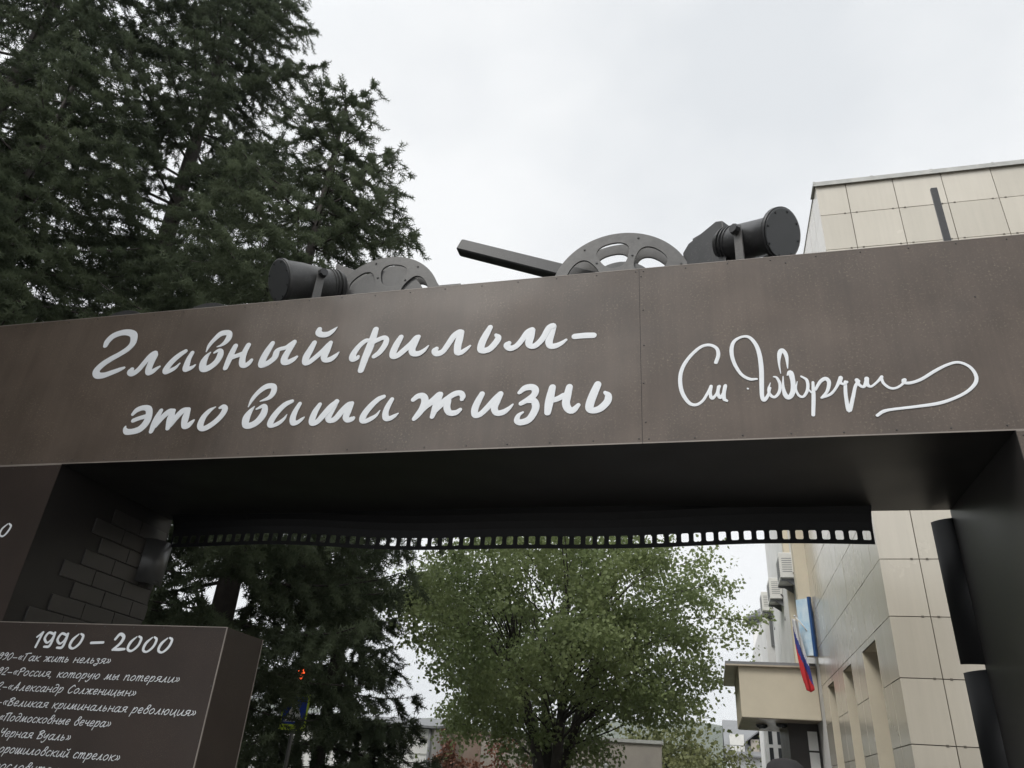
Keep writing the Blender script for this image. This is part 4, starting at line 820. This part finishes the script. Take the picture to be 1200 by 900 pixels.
leafy('leafy_tree', 'olive green tree standing left of the far house', 'tree', (-1.5, 33, 0), 2.2, 2.0, 1.0, 3.9, 60, 150, .15, 8, M['leaf_y'], stems=3, tr=.13)
for k, (x, y, rx, h, lb) in enumerate(((1.15, 30, 1.0, 2.15, 'yellow green shrub in front of the far house'), (-.4, 28, 1.2, 2.5, 'yellow green shrub below the right side of the leafy tree'), (2.05, 36, .9, 2.4, 'yellow green shrub beside the bay window'))):
    leafy('shrub', lb, 'shrub', (x, y, 0), rx, rx, .2, h, 34, 150, .12, 20+k, M['leaf_y'], 'shrubs beyond the leafy tree', stems=3, cr=(.35, .6), tr=.06, trunk_h=.4)
leafy('autumn_shrub', 'rust red autumn shrub against the brick garden wall', 'shrub', (-7.75, 24.9, 0), .55, .5, .6, 3.0, 20, 90, .10, 31, M['leaf_r'], stems=2, cr=(.22, .4), tr=.05, trunk_h=.6)
leafy('thin_shrub', 'thin brownish shrub in front of the rubble wall', 'shrub', (-6.1, 24.6, 0), .6, .5, .8, 3.0, 14, 50, .10, 32, M['leaf_r'], stems=3, cr=(.2, .4), tr=.06, trunk_h=1.0)

# ------------------------------------------------------------------ passer-by whose cap shows under the canopy
pt = thing('person', 'person in dark cap and dark jacket walking away under the gate', 'person', (.375, 4.62, 0))
def skinned(name, V, E, rad, mats, parent, root=0, sub=2):
    me = bpy.data.meshes.new(name); me.from_pydata(V, E, []); o = bpy.data.objects.new(name, me); C.objects.link(o)
    o.modifiers.new('skin', 'SKIN').use_smooth_shade = True
    for k, d in enumerate(me.skin_vertices[0].data): r = rad[k]; d.radius = (r, r) if not hasattr(r, '__len__') else r; d.use_root = (k == root)
    q = o.modifiers.new('sub', 'SUBSURF'); q.levels = q.render_levels = sub
    dg = bpy.context.evaluated_depsgraph_get(); m2 = bpy.data.meshes.new_from_object(o.evaluated_get(dg)); bpy.data.objects.remove(o)
    m2.materials.clear()
    for m in mats: m2.materials.append(m)
    o = bpy.data.objects.new(name, m2); C.objects.link(o); o.parent = parent; return o
V = [(0, 0, .98), (0, 0, 1.12), (0, .01, 1.30), (0, 0, 1.45), (0, 0, 1.53), (0, -.005, 1.60), (0, .01, 1.68), (0, .005, 1.755)]
rad = [(.155, .12), (.15, .115), (.175, .125), (.12, .085), (.058, .058), (.072, .082), (.078, .096), (.066, .078)]
E = [(k, k+1) for k in range(7)]
def chain(st, pts, rs_):
    p = st
    for q, r in zip(pts, rs_): V.append(q); rad.append(r); E.append((p, len(V)-1)); p = len(V)-1
    return p
for s in (-1, 1):
    hf = .12 if s > 0 else -.10
    chain(0, [(s*.095, 0, .90), (s*.10, hf*.6, .52), (s*.10, hf-.03, .10), (s*.105, hf-.01, .05), (s*.11, hf+.16, .035)], [.095, .062, .045, .042, .036])
    w = chain(3, [(s*.17, 0, 1.43), (s*.215, -.01*s, 1.32), (s*.245, -.06*s, 1.12), (s*.25, -.02*s, .88), (s*.25, -.01*s, .82)], [.062, .056, .044, .032, (.024, .038)])
    for k in range(4):
        y = -.01*s-.03+.02*k; ln = (.075, .088, .084, .066)[k]
        chain(w, [(s*.252, y, .79), (s*.25, y+.002, .79-ln*.5), (s*.24, y+.004, .79-ln)], [.0095, .009, .0075])
    chain(w, [(s*.235, .02, .82), (s*.225, .042, .78), (s*.222, .045, .745)], [.011, .010, .008])
body = skinned('body', V, E, rad, [M['skin'], M['coat'], M['trouser'], M['shoe']], pt)
mi = []
for p in body.data.polygons:
    z = p.center.z; x = abs(p.center.x)
    mi.append(0 if z > 1.515 or (x > .19 and z < .875) else (3 if z < .1 else (2 if z < .95 and x < .2 else 1)))
body.data.polygons.foreach_set('material_index', mi)
def hp(B, nm, m): return B.build(nm, m, pt)
B = MB(); B.tube([(0, .004, 1.70), (0, .002, 1.75), (0, 0, 1.785), (0, -.002, 1.808), (0, -.004, 1.817)], [.099, .101, .09, .06, .012], 24); B.tube([(0, .004, 1.698), (0, .004, 1.716)], .103, 24)
B.prism([(-.085, .07), (-.06, .14), (0, .175), (.06, .14), (.085, .07)], 1.700, 1.708, 'z'); hp(B, 'cap', M['cap'])
B = MB(); B.tube([(0, -.012, 1.61), (0, -.006, 1.66), (0, 0, 1.70)], [.075, .086, .092], 20); hp(B, 'hair', M['hair'])
B = MB(); B.tube([(0, .085, 1.655), (0, .108, 1.632), (0, .09, 1.622)], [.008, .014, .006], 8); hp(B, 'nose', M['skin'])
for s in (-1, 1):
    B = MB(); B.tube([(s*.078, .0, 1.665), (s*.092, -.012, 1.65), (s*.08, -.002, 1.62)], [.006, .013, .006], 8); hp(B, 'ear', M['skin'])
    B = MB(); B.tube([(s*.032, .078, 1.665), (s*.032, .088, 1.665)], [.011, .006], 8); hp(B, 'eye', M['black'])
B = MB(); B.tube([(-.022, .088, 1.592), (0, .095, 1.592), (.022, .088, 1.592)], [.003, .006, .003], 6); hp(B, 'mouth', M['trouser'])
